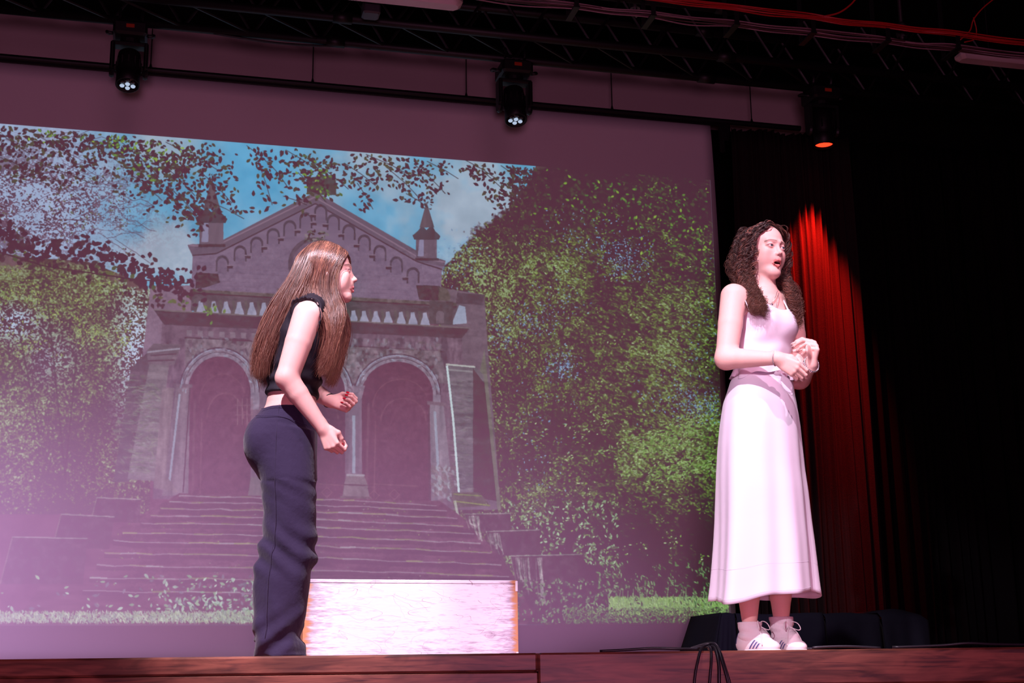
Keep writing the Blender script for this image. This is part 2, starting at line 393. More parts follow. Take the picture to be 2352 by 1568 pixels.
HA = (rotn(2.3, 2.2, 811)*1.2+rotn(3.2, 2.0, 812)*1.2+rotn(6, 2.4, 813)*.9)/3.3
def foliage(mask, tex, mod, cols, gain=5.0, alpha=1.0):
    """tex: leaf-scale field 0..1, mod: how sunlit 0..1, cols: dark -> bright"""
    v = np.clip((tex-0.5)*gain*.55+mod*1.0-0.02, 0, 1)*(len(cols)-1); C4 = np.array(cols, float); i0 = np.clip(v.astype(int), 0, len(cols)-2); f = (v-i0)[..., None]
    c = C4[i0]*(1-f)+C4[i0+1]*f; a = (mask*alpha)[..., None]; IMG[:] = IMG*(1-a)+c*a
def soft(poly_y_top, x0, x1, feather=14):              # region below a wavy top line
    yt = np.interp(PXg, [p[0] for p in poly_y_top], [p[1] for p in poly_y_top])+(N3-0.5)*46+(N2-0.5)*30
    return np.clip((PYg-yt)/feather, 0, 1)*(PXg > x0)*(PXg < x1)
gb = lambda cx, cy, rx, ry: np.exp(-((PXg-cx)/rx)**2-((PYg-cy)/ry)**2)
mL = soft([(-120, 585), (80, 600), (200, 600), (330, 655)], -200, 344)*(PYg < 1180)
sun = 0.12+0.40*np.clip((880-PYg)/260, 0, 1)+0.7*(N4-0.5)+0.5*(N2-0.5)-0.25*gb(190, 1000, 120, 160)+0.2*gb(20, 980, 90, 120)-0.35*np.clip((PYg-1090)/70, 0, 1)
foliage(mL, HF, sun, [c_(102, 62, 84), c_(112, 84, 84), c_(116, 106, 86), c_(130, 132, 100), c_(152, 160, 130)], 6)
foliage(np.clip((gb(310, 800, 45, 170)+gb(30, 740, 60, 40)+gb(120, 820, 60, 60)*0.5)*1.1, 0, 1)*mL*(HF > 0.53), HF, 0.8*np.ones_like(HF), [c_(150, 150, 190), c_(176, 188, 214)], 6)
STEPS = [(411, 1132), (1010, 1150), (1060, 1186), (1150, 1276), (1230, 1400), (1180, 1480), (0, 1480), (120, 1300)]
mR = soft([(1000, 650), (1050, 560), (1100, 520), (1170, 470), (1230, 400), (1300, 330), (1720, 300)], 1008, 1750)
sunR = 0.12+0.85*(N4-0.5)+0.7*(N2-0.5)+0.30*gb(1560, 1010, 190, 80)+0.22*gb(1500, 820, 180, 130)+0.25*gb(1120, 680, 90, 160)+0.25*gb(1230, 640, 160, 90)-0.30*gb(1290, 1010, 90, 90)-0.45*np.clip((PYg-1130)/110, 0, 1)*(PXg > 1180)+0.25*gb(1230, 1160, 100, 50)-0.42*np.clip((600-PYg)/170, 0, 1)
bl2 = np.clip((PXg-1160)/260+(N2-0.5), 0, 1)*0.6; foliage(mR, HF*(1-bl2)+HA*bl2, sunR, [c_(92, 54, 76), c_(100, 68, 78), c_(108, 94, 76), c_(120, 122, 84), c_(146, 156, 124)], 6.5)
G1, G2, G3 = c_(118, 124, 82), c_(140, 148, 104), c_(164, 174, 146)
leaves(2500, (-100, 610, 300, 820), (3, 7), [c_(156, 168, 104), G2, c_(138, 150, 90)], seed=3, weight=W(N2, 0.4, 0.65))
leaves(5000, (1170, 420, 1660, 1180), (4, 9), [c_(112, 114, 70), c_(126, 134, 84), c_(92, 62, 70)], seed=9, ang=-0.5, weight=W(N4, 0.40, 0.66))
leaves(4200, (1170, 600, 1675, 1300), (4, 9), [c_(138, 154, 96), c_(120, 134, 78), c_(164, 180, 138)], seed=10, ang=-0.35, weight=W(N2, 0.52, 0.74))
def blob(cx, cy, rx, ry): return lambda px, py: np.exp(-((px-cx)/rx)**2-((py-cy)/ry)**2)
for k, (cx, cy, rx, ry, n) in enumerate(((1440, 600, 40, 30, 230), (1290, 840, 28, 26, 200), (1620, 930, 50, 26, 240), (1230, 740, 40, 30, 120), (1150, 770, 30, 40, 90),
                                        (1400, 570, 90, 24, 130), (1330, 520, 80, 40, 110), (1060, 600, 40, 60, 170), (1560, 910, 60, 60, 150), (1300, 680, 50, 50, 90), (1240, 1000, 60, 200, 150), (1620, 740, 40, 90, 80))):
    leaves(n*5, (cx-2*rx, cy-2*ry, cx+2*rx, cy+2*ry), (2, 8), [c_(128, 156, 198), c_(146, 168, 200), c_(120, 134, 176)], seed=60+k, weight=blob(cx, cy, rx, ry), alpha=0.85)
# sunlit sprays on the right
for k in range(26):
    r_ = np.random.default_rng(200+k); x0, y0 = r_.uniform(1350, 1560), r_.uniform(960, 1150); L = r_.uniform(70, 160)
    for j in range(46):
        t = r_.random(); x, y = x0+t*L, y0-t*L*0.33+r_.normal(0, 5+9*t)
        leaves(1, (x-2, y-2, x+2, y+2), (5, 11), [c_(132, 150, 96), c_(148, 166, 118), c_(112, 124, 74)], wd=0.36, ang=-0.4, seed=5000+k*50+j)
for (x0, y0, x1, y1, wd) in ((1350, 1020, 1362, 1110, 3), (1400, 1010, 1415, 1150, 3), (1545, 1260, 1548, 1310, 5), (1190, 760, 1230, 1130, 4), (1300, 700, 1250, 1100, 4), (110, 700, 150, 1100, 4), (175, 820, 150, 1080, 4), (40, 740, 90, 1000, 3)):
    line([(x0, y0), (x1, y1)], wd, c_(84, 52, 68), 0.7)
leaves(1600, (1160, 1150, 1420, 1300), (4, 12), [c_(150, 170, 140), c_(126, 140, 104), c_(104, 92, 82)], seed=14, weight=W(N3, 0.35, 0.7))
# ---- the chapel
ST = c_(128, 100, 128)
fill([(345, 655), (440, 655), (440, 900), (318, 900)], c_(134, 104, 128), N2, 10)                 # side walls of the tower
fill([(1012, 660), (1112, 676), (1120, 800), (1150, 1170), (1012, 1170)], c_(116, 88, 108), NS, 10)
fill([(1100, 860), (1112, 800), (1150, 1170), (1142, 1170)], c_(118, 104, 104), NS, 14)
gable = [(430, 562), (452, 566), (493, 560), (722, 446), (962, 582), (1023, 598), (1014, 622), (1012, 700), (438, 668), (442, 588)]
fill(gable, ST, NS, 7)
fill([(442, 560), (493, 560), (712, 446), (722, 446), (735, 446), (968, 582), (1023, 598), (1020, 612), (958, 600), (724, 466), (495, 582), (442, 588), (430, 562)], c_(116, 88, 112), N2, 6)
line([(434, 563), (492, 566), (722, 452), (960, 590), (1022, 602)], 3, c_(138, 108, 132)); line([(442, 586), (496, 582), (724, 467), (957, 600), (1014, 618)], 3, c_(96, 62, 84))
for (x, y) in ((510, 601), (551, 578), (589, 558), (627, 538), (665, 520), (702, 502), (736, 484), (765, 506), (801, 529), (836, 553), (872, 577), (910, 603), (948, 628)):
    fill(np.vstack([arc(x, y, 15, 15, 0, 180), [(x-15, y+22), (x+15, y+22)]]), c_(98, 70, 92), N2, 5)
    fill(np.vstack([arc(x, y+3, 11, 12, 0, 180), [(x-11, y+28), (x+11, y+28)]]), c_(124, 96, 124), NS, 6)
    sgn = 1 if x < 736 else -1
    fill([(x+sgn*10, y+8), (x+sgn*25, y+8), (x+sgn*24, y+15), (x+sgn*12, y+15)], c_(92, 62, 84)); line([(x+sgn*10, y+8), (x+sgn*26, y+8)], 2, c_(140, 112, 136))
for k in range(6): line([(445, 612+k*10), (1010, 640+k*10)], 1.0, c_(112, 84, 108), 0.45)
fill(arc(723, 606, 62, 62, 0, 360, 40), c_(108, 78, 100)); fill(arc(723, 606, 52, 52, 0, 360, 40), c_(120, 90, 116), NS, 6)
leaves(40, (700, 530, 752, 556), (6, 14), [c_(110, 92, 96), c_(84, 60, 72), c_(130, 110, 120)], seed=77)
for (x0, y0, sc2) in ((485, 560, 1.15), (979, 592, 1.0)):                                       # pinnacles
    f = lambda a: [(x0+sc2*u, y0+sc2*v) for u, v in a]
    fill(f([(-24, 0), (24, 0), (24, -48), (-24, -48)]), c_(118, 90, 112), NV, 12); fill(f([(-20, -4), (-6, -4), (-6, -46), (-16, -46)]), c_(142, 128, 160))
    fill(f([(-32, -52), (-20, -62), (-10, -74), (0, -64), (12, -76), (20, -62), (32, -50), (28, -42), (-28, -42)]), c_(96, 70, 90), NV, 14)
    fill(f([(-16, -70), (0, -130), (18, -70)]), c_(108, 80, 98), NV, 14); fill(f([(-26, 0), (28, 0), (28, 6), (-26, 6)]), c_(90, 62, 82))
    leaves(18, (x0-12, y0-140*sc2, x0+14, y0-112*sc2), (5, 10), [c_(92, 66, 84)], seed=int(x0))
fill([(704, 408), (770, 400), (772, 448), (704, 446)], c_(100, 78, 92), N3, 20)
# balustrade
fill([(636, 662), (806, 672), (806, 742), (636, 734)], c_(112, 84, 104), NS, 12); line([(636, 664), (806, 674)], 6, c_(104, 76, 94))
for xa, xb, ya, yb in ((438, 646, 663, 675), (796, 1048, 681, 695)):
    fill([(xa, ya), (xb, yb), (xb, yb+52), (xa, ya+50)], c_(104, 76, 94), NS, 14)
    fill([(xa, ya), (xb, yb), (xb, yb+8), (xa, ya+8)], c_(108, 84, 94), N3, 14); line([(xa, ya+9), (xb, yb+9)], 3, c_(84, 52, 72))
for xs_, y in (((461, 491, 519, 549, 578, 606, 634), 708), ((812, 836, 863, 891, 921, 948, 976), 730)):
    for k, x in enumerate(xs_):
        yy = y+k*0.8
        fill([(x-5, yy-17), (x+3, yy-18), (x+5, yy-8), (x+10, yy+4), (x+11, yy+14), (x-11, yy+13), (x-10, yy+3), (x-6, yy-6)], c_(150, 142, 168), N3, 8)
        line([(x-14, yy-20), (x-11, yy-4), (x-15, yy+14)], 6, c_(106, 84, 94))
fill([(1050, 672), (1114, 676), (1104, 700), (1046, 696)], c_(100, 70, 90)); fill([(1036, 745), (1054, 700), (1068, 704), (1072, 742)], c_(150, 150, 176))
fill(np.vstack([arc(1012, 684, 22, 26, 0, 180), [(990, 690), (1034, 690)]]), c_(108, 84, 92), N3, 10)
fill([(985, 690), (1040, 692), (1040, 745), (985, 742)], c_(98, 72, 88), NV, 8); fill(np.vstack([arc(1010, 722, 9, 9, 0, 180), [(1001, 742), (1019, 742)]]), c_(118, 92, 110))
fill([(450, 625), (500, 628), (505, 648), (470, 660), (448, 662)], c_(96, 66, 84), N3, 12); fill([(955, 654), (1010, 656), (1004, 690), (962, 688)], c_(92, 62, 80), N3, 10)
# cornice, body, dentils
fill([(372, 742), (1060, 775), (1066, 900), (1075, 1165), (350, 1145), (362, 900)], c_(114, 82, 104), NV, 16)
fill([(353, 711), (1078, 753), (1060, 776), (376, 745)], c_(94, 62, 82), NS, 12); line([(353, 711), (1078, 753)], 3, c_(120, 98, 108))
for k in range(8): x = 428+k*25; y = 757+k*1.2; fill([(x, y), (x+12, y+1), (x+12, y+14), (x, y+13)], c_(128, 104, 122)); line([(x-4, y+18), (x+20, y+19)], 3, c_(90, 58, 78))
for k in range(10): x = 786+k*24; y = 775+k*1.5; fill([(x, y), (x+12, y+1), (x+12, y+14), (x, y+13)], c_(122, 96, 116)); line([(x-4, y+18), (x+20, y+19)], 3, c_(90, 58, 78))
fill([(425, 776), (1010, 806), (1030, 880), (425, 880)], c_(120, 96, 112), N3, 16)
leaves(240, (430, 780, 1010, 850), (6, 22), [c_(136, 124, 140), c_(96, 62, 84), c_(104, 80, 92)], seed=21, alpha=0.55)
stn = fbm(16, 71, 4, 0.6, 1.6); bm = ((PXg > 372) & (PXg < 1062) & (PYg > 776) & (PYg < 900)); IMG[bm] += ((stn-0.5)*50)[bm][:, None]*np.array([1, 1.05, 1.05])
r0_ = np.random.default_rng(77)
def archway(cx, cy, rx, ry, yb, wdt):
    fill(np.vstack([arc(cx, cy, rx+wdt, ry+wdt, 0, 180), [(cx-rx-wdt, cy+40), (cx+rx+wdt, cy+40)]]), c_(132, 112, 132), N3, 18)
    line(arc(cx, cy, rx+wdt, ry+wdt, 0, 180), 3, c_(94, 62, 84)); line(arc(cx, cy, rx+wdt*0.5, ry+wdt*0.5, 0, 180), 2, c_(98, 68, 88)); line(arc(cx, cy, rx+wdt*0.85, ry+wdt*0.85, 5, 175), 2.5, c_(146, 140, 164))
    fill(np.vstack([arc(cx, cy, rx, ry, 0, 180), [(cx-rx, yb), (cx+rx, yb+8)]]), c_(106, 57, 83), N1, 6)
    line(arc(cx+8, cy+26, rx-18, ry-14, 20, 180), 2, c_(120, 74, 94), 0.8); line(arc(cx+14, cy+60, rx-30, ry-24, 0, 180), 3, c_(122, 76, 96), 0.7)
    line([(cx-rx+32, cy+60), (cx-rx+28, yb)], 3, c_(124, 80, 98), 0.6); line([(cx-rx+16, cy+20), (cx-rx+10, yb)], 5, c_(120, 80, 98), 0.5)
archway(503, 900, 72, 82, 1140, 20); archway(712, 902, 80, 80, 1150, 18); archway(912, 906, 82, 76, 1155, 17)
for xx in (545, 556, 567, 578): line([(xx, 915), (xx, 975)], 2.4, c_(130, 92, 108), 0.8)
for yy in (930, 952): line([(540, yy), (582, yy)], 2, c_(130, 92, 108), 0.7)
for (x, y) in ((750, 1130), (905, 1135), (858, 1137)): line([(x-12, y), (x, y-12), (x+12, y), (x, y+12), (x-12, y)], 2, c_(124, 78, 96))
line([(725, 1110), (860, 1118)], 2, c_(120, 76, 94)); line([(850, 1110), (960, 1116)], 2, c_(120, 76, 94))
def shaft(poly, col, amp, hl=None, hw=3):
    fill(poly, col, NV, amp)
    if hl: line(hl, hw, c_(150, 156, 176), 0.75)
shaft([(404, 885), (436, 885), (432, 1135), (372, 1138)], c_(124, 100, 116), 20, [(412, 905), (388, 1110)], 5)
line([(400, 884), (440, 886)], 8, c_(112, 84, 102)); line([(436, 890), (420, 1130)], 3, c_(92, 58, 78))
shaft([(801, 905), (830, 905), (831, 1090), (800, 1090)], c_(120, 92, 114), 14, [(812, 955), (812, 1085)], 7)
fill([(792, 885), (838, 885), (830, 915), (800, 915)], c_(128, 104, 124), N3, 16); fill([(798, 1088), (834, 1088), (842, 1108), (848, 1140), (786, 1138), (790, 1108)], c_(122, 98, 110), NV, 14)
line([(796, 1090), (836, 1091)], 4, c_(146, 134, 146)); line([(788, 1112), (846, 1114)], 3, c_(90, 60, 76)); fill([(780, 1138), (852, 1141), (850, 1162), (782, 1158)], c_(108, 80, 92), N3, 12)
fill([(575, 1095), (610, 1095), (612, 1145), (568, 1142)], c_(116, 92, 104), NV, 10)
shaft([(986, 925), (1018, 928), (1040, 1140), (990, 1150)], c_(128, 108, 126), 24, [(998, 945), (1006, 1080)], 6)
line([(982, 924), (1022, 928)], 8, c_(118, 90, 108)); line([(984, 935), (986, 1145)], 3, c_(94, 60, 82))
leaves(120, (990, 1070, 1050, 1150), (8, 20), [c_(150, 150, 160), c_(120, 92, 104)], seed=22, alpha=0.6, ang=1.4)
# buttresses
fill([(300, 846), (345, 802), (345, 836), (352, 842), (296, 1106), (258, 1106), (262, 1090)], c_(104, 74, 92), NS, 16)
fill([(343, 832), (388, 834), (354, 1104), (292, 1100)], c_(122, 102, 114), NS, 26)
fill([(336, 806), (352, 788), (416, 790), (400, 838), (340, 836)], c_(118, 92, 108), NS, 22)
line([(338, 808), (412, 800)], 4, c_(150, 140, 158), 0.8); line([(340, 828), (400, 826)], 3, c_(88, 58, 76)); line([(346, 816), (404, 812)], 3, c_(92, 62, 80))
leaves(260, (262, 860, 350, 1090), (8, 22), [c_(112, 104, 96), c_(128, 126, 116), c_(104, 80, 92)], wd=0.2, ang=0.05, seed=23, alpha=0.5)
leaves(200, (300, 880, 372, 1090), (8, 20), [c_(128, 130, 112), c_(140, 136, 136), c_(112, 98, 98)], wd=0.2, ang=0.05, seed=24, alpha=0.5)
fill([(372, 890), (400, 890), (380, 1090), (410, 1130), (352, 1120)], c_(128, 104, 116), NV, 26)
fill([(1024, 836), (1088, 840), (1110, 860), (1135, 1130), (1055, 1136), (1030, 850)], c_(112, 92, 108), NS, 22)
fill([(1086, 846), (1112, 880), (1140, 1150), (1086, 1140)], c_(92, 60, 78), NS, 12)
leaves(260, (1034, 870, 1084, 1125), (8, 26), [c_(120, 112, 112), c_(136, 124, 138), c_(98, 74, 92)], wd=0.16, ang=0.02, seed=25, alpha=0.4)
line([(1024, 836), (1090, 842)], 4, c_(172, 170, 170)); line([(1026, 848), (1084, 853)], 4, c_(138, 126, 136))
line([(1026, 840), (1040, 960), (1054, 1138)], 5, c_(186, 200, 206)); fill([(1036, 1130), (1100, 1130), (1125, 1160), (1042, 1165)], c_(102, 78, 84), N3, 14); line([(1042, 1134), (1106, 1138)], 3, c_(120, 118, 74)); line([(1042, 1150), (1125, 1160)], 3, c_(128, 126, 78))
line([(1044, 1150), (1052, 1188)], 6, c_(156, 156, 148))
for (cx, cy, rx, ry) in ((503, 900, 82, 92), (712, 902, 89, 89), (912, 906, 90, 84)):     # blue-white highlights painted on the irregular stone of the arches
    for k in range(90):
        t_ = r0_.uniform(0, PI); rr = r0_.uniform(.92, 1.1); x, y = cx+rx*rr*math.cos(t_), cy-ry*rr*math.sin(t_)
        leaves(1, (x-1, y-1, x+1, y+1), (4, 14), [c_(150, 156, 176), c_(104, 72, 94), c_(136, 126, 144), c_(112, 84, 100)], wd=0.35, ang=PI/2-t_, seed=9000+k+int(cx), alpha=0.6)
leaves(500, (430, 775, 1010, 900), (3, 16), [c_(146, 150, 168), c_(92, 58, 82), c_(128, 112, 130)], wd=.5, ang=1.5, seed=93, alpha=.4, weight=lambda x, y: ((np.hypot((x-503)/96, (y-900)/100) > 1) & (np.hypot((x-912)/100, (y-906)/95) > 1) & (np.hypot((x-712)/98, (y-902)/98) > 1)).astype(float)*.8)
# steps with mossy edges
fill(STEPS, c_(108, 62, 86), NS, 14)
L_ = [(411, 1139), (389, 1153), (368, 1167), (346, 1183), (324, 1200), (281, 1223), (260, 1243), (240, 1269), (222, 1298), (206, 1326), (190, 1356)]
R_ = [(1002, 1160), (1025, 1173), (1050, 1190), (1063, 1208), (1088, 1226), (1103, 1247), (1128, 1270), (1151, 1297), (1168, 1324), (1180, 1352), (1190, 1384)]
r_ = np.random.default_rng(5)
for k, (a, b) in enumerate(zip(L_, R_)):
    n = 26; xs_ = np.linspace(a[0], b[0], n); sag = -4*np.sin(np.linspace(0, PI, n)); ys_ = np.linspace(a[1], b[1], n)+sag+r_.normal(0, 1.0, n)
    line(np.c_[xs_, ys_+7], 8, c_(92, 50, 72), 0.55); line(np.c_[xs_, ys_], 2.0, c_(140, 122, 134), 0.85)
    for i in range(n-1):
        if r_.random() < (0.6 if k > 1 else 0.3): line([(xs_[i], ys_[i]-1), (xs_[i+1], ys_[i+1]-1)], r_.uniform(1.5, 4), [c_(122, 114, 78), c_(138, 132, 92), c_(148, 140, 144)][r_.integers(3)], r_.uniform(.3, .85))
leaves(1400, (210, 1150, 1160, 1400), (2, 6), [c_(128, 126, 84), c_(132, 122, 118)], seed=31, weight=W(NS, 0.55, 0.85))
for poly in ([(222, 1142), (322, 1146), (320, 1200), (208, 1196)], [(140, 1180), (262, 1186), (250, 1260), (120, 1256)], [(28, 1232), (200, 1236), (190, 1340), (0, 1340)],
             [(1066, 1180), (1172, 1178), (1172, 1218), (1120, 1222), (1078, 1216)], [(1116, 1220), (1238, 1216), (1242, 1272), (1150, 1276), (1130, 1262)], [(1172, 1276), (1336, 1272), (1336, 1395), (1220, 1400), (1186, 1340)]):
    fill(poly, c_(98, 58, 80), N3, 16); line([poly[0], poly[1]], 3, c_(140, 132, 132), 0.7, N3, 30); line([poly[0], poly[-1]], 2.5, c_(138, 130, 120), 0.45, N3, 30)
for (x, y, h) in ((1080, 1184, 34), (1092, 1184, 60), (1126, 1224, 40), (1140, 1224, 50), (1190, 1280, 70), (1206, 1280, 90), (1236, 1280, 110)):
    [line([(x+dx, y), (x+dx+r_.normal(3, 2), y+h*0.5), (x+dx+r_.normal(8, 2), y+h*r_.uniform(.6, 1))], r_.uniform(2, 5), c_(150, 142, 142), r_.uniform(.35, .8), N3, 60) for dx in (-6, -2, 2, 6)]
# undergrowth and grass
leaves(1800, (-100, 1320, 590, 1436), (6, 16), [c_(148, 166, 150), c_(128, 146, 120), c_(112, 96, 110)], seed=41, weight=lambda x, y: np.clip(0.15+((x-330)/260), 0.12, 0.9)*np.clip((y-1300)/90, 0, 1))
leaves(3400, (-100, 1405, 600, 1440), (4, 14), [c_(160, 170, 150), c_(146, 156, 128), c_(134, 138, 130)], wd=0.2, ang=1.5, seed=42)
leaves(1800, (1170, 1330, 1420, 1460), (4, 12), [c_(112, 118, 96), c_(96, 66, 82), c_(126, 134, 108)], seed=43, weight=W(N3, 0.4, 0.7))
leaves(5200, (1400, 1372, 1680, 1412), (4, 13), [c_(138, 162, 100), c_(124, 142, 88), c_(156, 176, 126)], wd=0.2, ang=1.4, seed=44)
leaves(3600, (1300, 1395, 1680, 1466), (3, 9), [c_(102, 100, 84), c_(90, 58, 76), c_(120, 130, 92)], seed=45)
leaves(1500, (1360, 1290, 1660, 1400), (4, 14), [c_(112, 124, 92), c_(92, 66, 76), c_(130, 146, 110)], wd=0.3, ang=1.2, seed=46, weight=W(N2, 0.4, 0.7))
for k in range(30): x = 1400+k*8; line([(x, 1400), (x+r_.normal(0, 6), 1345+r_.random()*30)], 2, c_(134, 148, 112), 0.7)
ch = ((PXg > 300) & (PXg < 1150) & (PYg > 560)); IMG[ch] += (((HF-0.5)*26+(N3-0.5)*16)[ch])[:, None]
# ---- overhanging branches, dark against the sky
DK = [c_(84, 54, 74), c_(92, 60, 74), c_(78, 52, 66), c_(96, 76, 64)]
def cluster(x, y, rx, ry, n, size, cols=DK, seed=0, ang=None, wd=0.5):
    leaves(n, (x-2*rx, y-2*ry, x+2*rx, y+2*ry), size, cols, wd=wd, ang=ang, seed=seed, weight=blob(x, y, rx, ry))
twm = np.clip(gb(60, 470, 230, 110)*1.5, 0, 1)*(np.clip((HF-0.47+0.5*(N4-0.5)+0.25*(N2-.5))*16, 0, 1)); IMG[:] = IMG*(1-twm[..., None])+(c_(112, 76, 102)+((N3-0.5)*40)[..., None])*twm[..., None]
leaves(1800, (-100, 380, 300, 600), (3, 8), [c_(108, 68, 96), c_(96, 60, 84), c_(118, 108, 96)], seed=51, weight=W(N2, 0.42, 0.62))
for k in range(60):
    x0, y0 = r_.uniform(-60, 280), r_.uniform(300, 560); an = r_.uniform(-0.6, 0.8); pts = [(x0+i*16, y0+i*16*math.sin(an)+r_.normal(0, 3)) for i in range(6)]
    line(pts, 1.5, c_(104, 66, 92), 0.7)
cl_ = [(20, 320, 60, 34, 420), (120, 330, 60, 34, 460), (220, 335, 60, 34, 460), (320, 360, 55, 45, 500), (400, 400, 60, 50, 620), (450, 360, 70, 34, 420), (430, 470, 40, 40, 260),
       (500, 430, 40, 36, 240), (520, 480, 50, 22, 130), (450, 500, 24, 30, 90), (340, 430, 40, 30, 150), (160, 400, 70, 24, 170), (60, 385, 60, 24, 170), (600, 360, 34, 26, 110), (610, 420, 18, 50, 110), (640, 400, 26, 30, 90),
       (700, 370, 44, 26, 220), (720, 430, 36, 34, 260), (760, 400, 50, 34, 230), (830, 400, 40, 26, 150), (840, 450, 20, 30, 60), (900, 380, 60, 26, 240), (930, 420, 40, 34, 170), (990, 410, 40, 34, 190), (960, 460, 28, 16, 40), (1020, 390, 40, 20, 80), (680, 460, 30, 10, 24),
       (1110, 390, 44, 24, 150), (1150, 430, 44, 40, 240), (1210, 420, 60, 40, 330), (1180, 530, 22, 60, 130), (1200, 480, 30, 40, 150), (1300, 440, 70, 40, 420), (1400, 440, 90, 40, 560), (1520, 450, 90, 40, 560), (1620, 460, 50, 50, 340), (1300, 500, 60, 50, 300), (1250, 600, 20, 40, 70)]
for k, (x, y, rx, ry, n) in enumerate(cl_):
    cluster(x, y, rx, ry, int(n*1.5), (8, 17), seed=300+k)
    line([(x-rx, y-ry), (x, y), (x+rx*0.8, y+ry)], 1.8, c_(84, 54, 70), 0.8)
for k, (x, y, rx, ry, n) in enumerate(((270, 325, 34, 14, 60), (330, 380, 50, 40, 60), (380, 340, 40, 30, 40), (730, 410, 30, 40, 70), (130, 310, 50, 16, 40), (1380, 440, 90, 40, 90), (1500, 500, 120, 60, 260), (1600, 560, 60, 90, 200), (1280, 470, 60, 30, 40), (480, 720, 18, 16, 14))):
    cluster(x, y, rx, ry, n*2, (7, 13), [c_(122, 142, 58), c_(108, 124, 62), c_(96, 100, 58), c_(136, 156, 84)], seed=400+k)
for k in range(36):                                    # the long leafy branch on the left
    t = k/35; x = -40+t*490; y = 520+130*t**0.8+12*math.sin(t*9)
    cluster(x, y+14*math.sin(k*2.1), 30, 26, 58, (10, 20), [c_(88, 50, 76), c_(80, 46, 70), c_(96, 58, 78)], seed=500+k, wd=0.62)
    if k % 3 == 0: cluster(x+6, y+36, 26, 24, 30, (10, 18), [c_(94, 60, 74), c_(104, 92, 70)], seed=540+k, wd=0.6)
line([(-60, 560), (100, 610), (300, 640), (430, 650)], 3, c_(84, 48, 68))
cluster(360, 690, 36, 26, 70, (9, 15), [c_(98, 82, 66), c_(88, 56, 70), c_(110, 108, 64)], seed=580); cluster(470, 700, 40, 22, 34, (10, 16), [c_(112, 118, 66), c_(98, 84, 70)], seed=581)
# soften a hair, remove the ambient level of the lit cloth, hand over as light
for ax in (0, 1): IMG = (np.roll(IMG, 1, ax)+2.4*IMG+np.roll(IMG, -1, ax))/4.4
lin = lambda v: np.where(v <= 10.3, v/255/12.92, ((v/255+0.055)/1.055)**2.4)
EM = np.clip(lin(IMG)-lin(np.array([100.0, 54.0, 80.0])), 0, None)
img = bpy.data.images.new('chapel_projection', TW, TH, float_buffer=True, alpha=False)
px4 = np.ones((TH, TW, 4), dtype=np.float32); px4[..., :3] = EM[::-1]
img.colorspace_settings.name = 'Linear Rec.709'
img.pixels.foreach_set(px4.ravel()); img.pack()
pm = bpy.data.materials.new('projected_light_on_screen_cloth'); pm.use_nodes = True; nt = pm.node_tree; b = nt.nodes['Principled BSDF']
b.inputs['Base Color'].default_value = (0.56, 0.52, 0.55, 1); b.inputs['Roughness'].default_value = 0.9; b.inputs['Specular IOR Level'].default_value = 0
ti = nt.nodes.new('ShaderNodeTexImage'); ti.image = img; ti.extension = 'EXTEND'; nt.links.new(ti.outputs[0], b.inputs['Emission Color']); b.inputs['Emission Strength'].default_value = 1.0
pic = mk('projected_picture', [(PX0, YS-0.0015, PZ0), (PX1, YS-0.0015, PZ0), (PX1, YS-0.0015, PZ1), (PX0, YS-0.0015, PZ1), (PX0, YS-0.0005, PZ0), (PX1, YS-0.0005, PZ0), (PX1, YS-0.0005, PZ1), (PX0, YS-0.0005, PZ1)],
         [(0, 1, 2, 3), (7, 6, 5, 4), (0, 4, 5, 1), (1, 5, 6, 2), (2, 6, 7, 3), (3, 7, 4, 0)], pm, screen)
uv = pic.data.uv_layers.new(name='UVMap')
for lp in pic.data.loops:
    co = pic.data.vertices[lp.vertex_index].co
    uv.data[lp.index].uv = ((co.x+screen.location.x-PX0)/(PX1-PX0), (co.z-PZ0)/(PZ1-PZ0))
tag(pic, 'projected picture of a stone chapel with steps between trees')
ZTB0 = float(at(900, 116, 6.95+.145)[2])
# ================================================================== DRAPES
def drape(name, x0, x1, y0, y1, z0, z1, n, amp, material, label, seed, waist=0.0, cat='curtain'):
    r_ = np.random.default_rng(seed); nu_ = n*10; nv_ = 26
    ph = np.cumsum(r_.uniform(0.6, 1.4, n+1)); ph = ph/ph[-1]; am = r_.uniform(0.5, 1.15, n+2)
    V = []; F = []
    for j in range(nv_+1):
        v = j/nv_; z = z1+(z0-z1)*v
        for i in range(nu_+1):
            u = i/nu_; k = np.interp(u, np.r_[0, ph], np.arange(n+2)); a = am[int(min(k, n+1))]
            spread = (u-0.5)*0.05*v
            off = amp*a*math.sin(2*PI*k)*(0.75+0.35*v)+0.25*amp*math.sin(2*PI*k*2.3+3*v+seed)+0.02*math.sin(3*v+k)
            V.append((x0+(x1-x0)*(u+spread), y0+(y1-y0)*u+off, z))
    for j in range(nv_):
        for i in range(nu_): a = j*(nu_+1)+i; F.append((a, a+nu_+1, a+nu_+2, a+1))
    o = mk(name, V, F, material, None, True, origin=((x0+x1)/2, (y0+y1)/2, z0))
    s_ = o.modifiers.new('cloth_thickness', 'SOLIDIFY'); s_.thickness = 0.004
    tag(o, label, cat); return o
REDV = mat('dark_stage_velvet', (0.012, 0.008, 0.008), 0.9, spec=0.05, sheen=0.0, bump=0.25, bscale=240)
YCU = 7.34; zct = float(at(1700, 296, 7.34)[2])
drape('stage_curtain', float(at(1712, 900, YCU)[0]), float(at(1992, 900, YCU)[0]), YCU, YCU, 0.012, zct, 15, 0.026, REDV, 'long pleated curtain beside the screen lit by a red beam', 3)
drape('stage_curtain', float(at(2002, 900, YCU)[0]), float(at(2200, 900, YCU)[0]), YCU+.02, YCU-.02, 0.012, zct, 8, 0.030, DRAPE, 'black pleated curtain just right of the red lit curtain', 5)
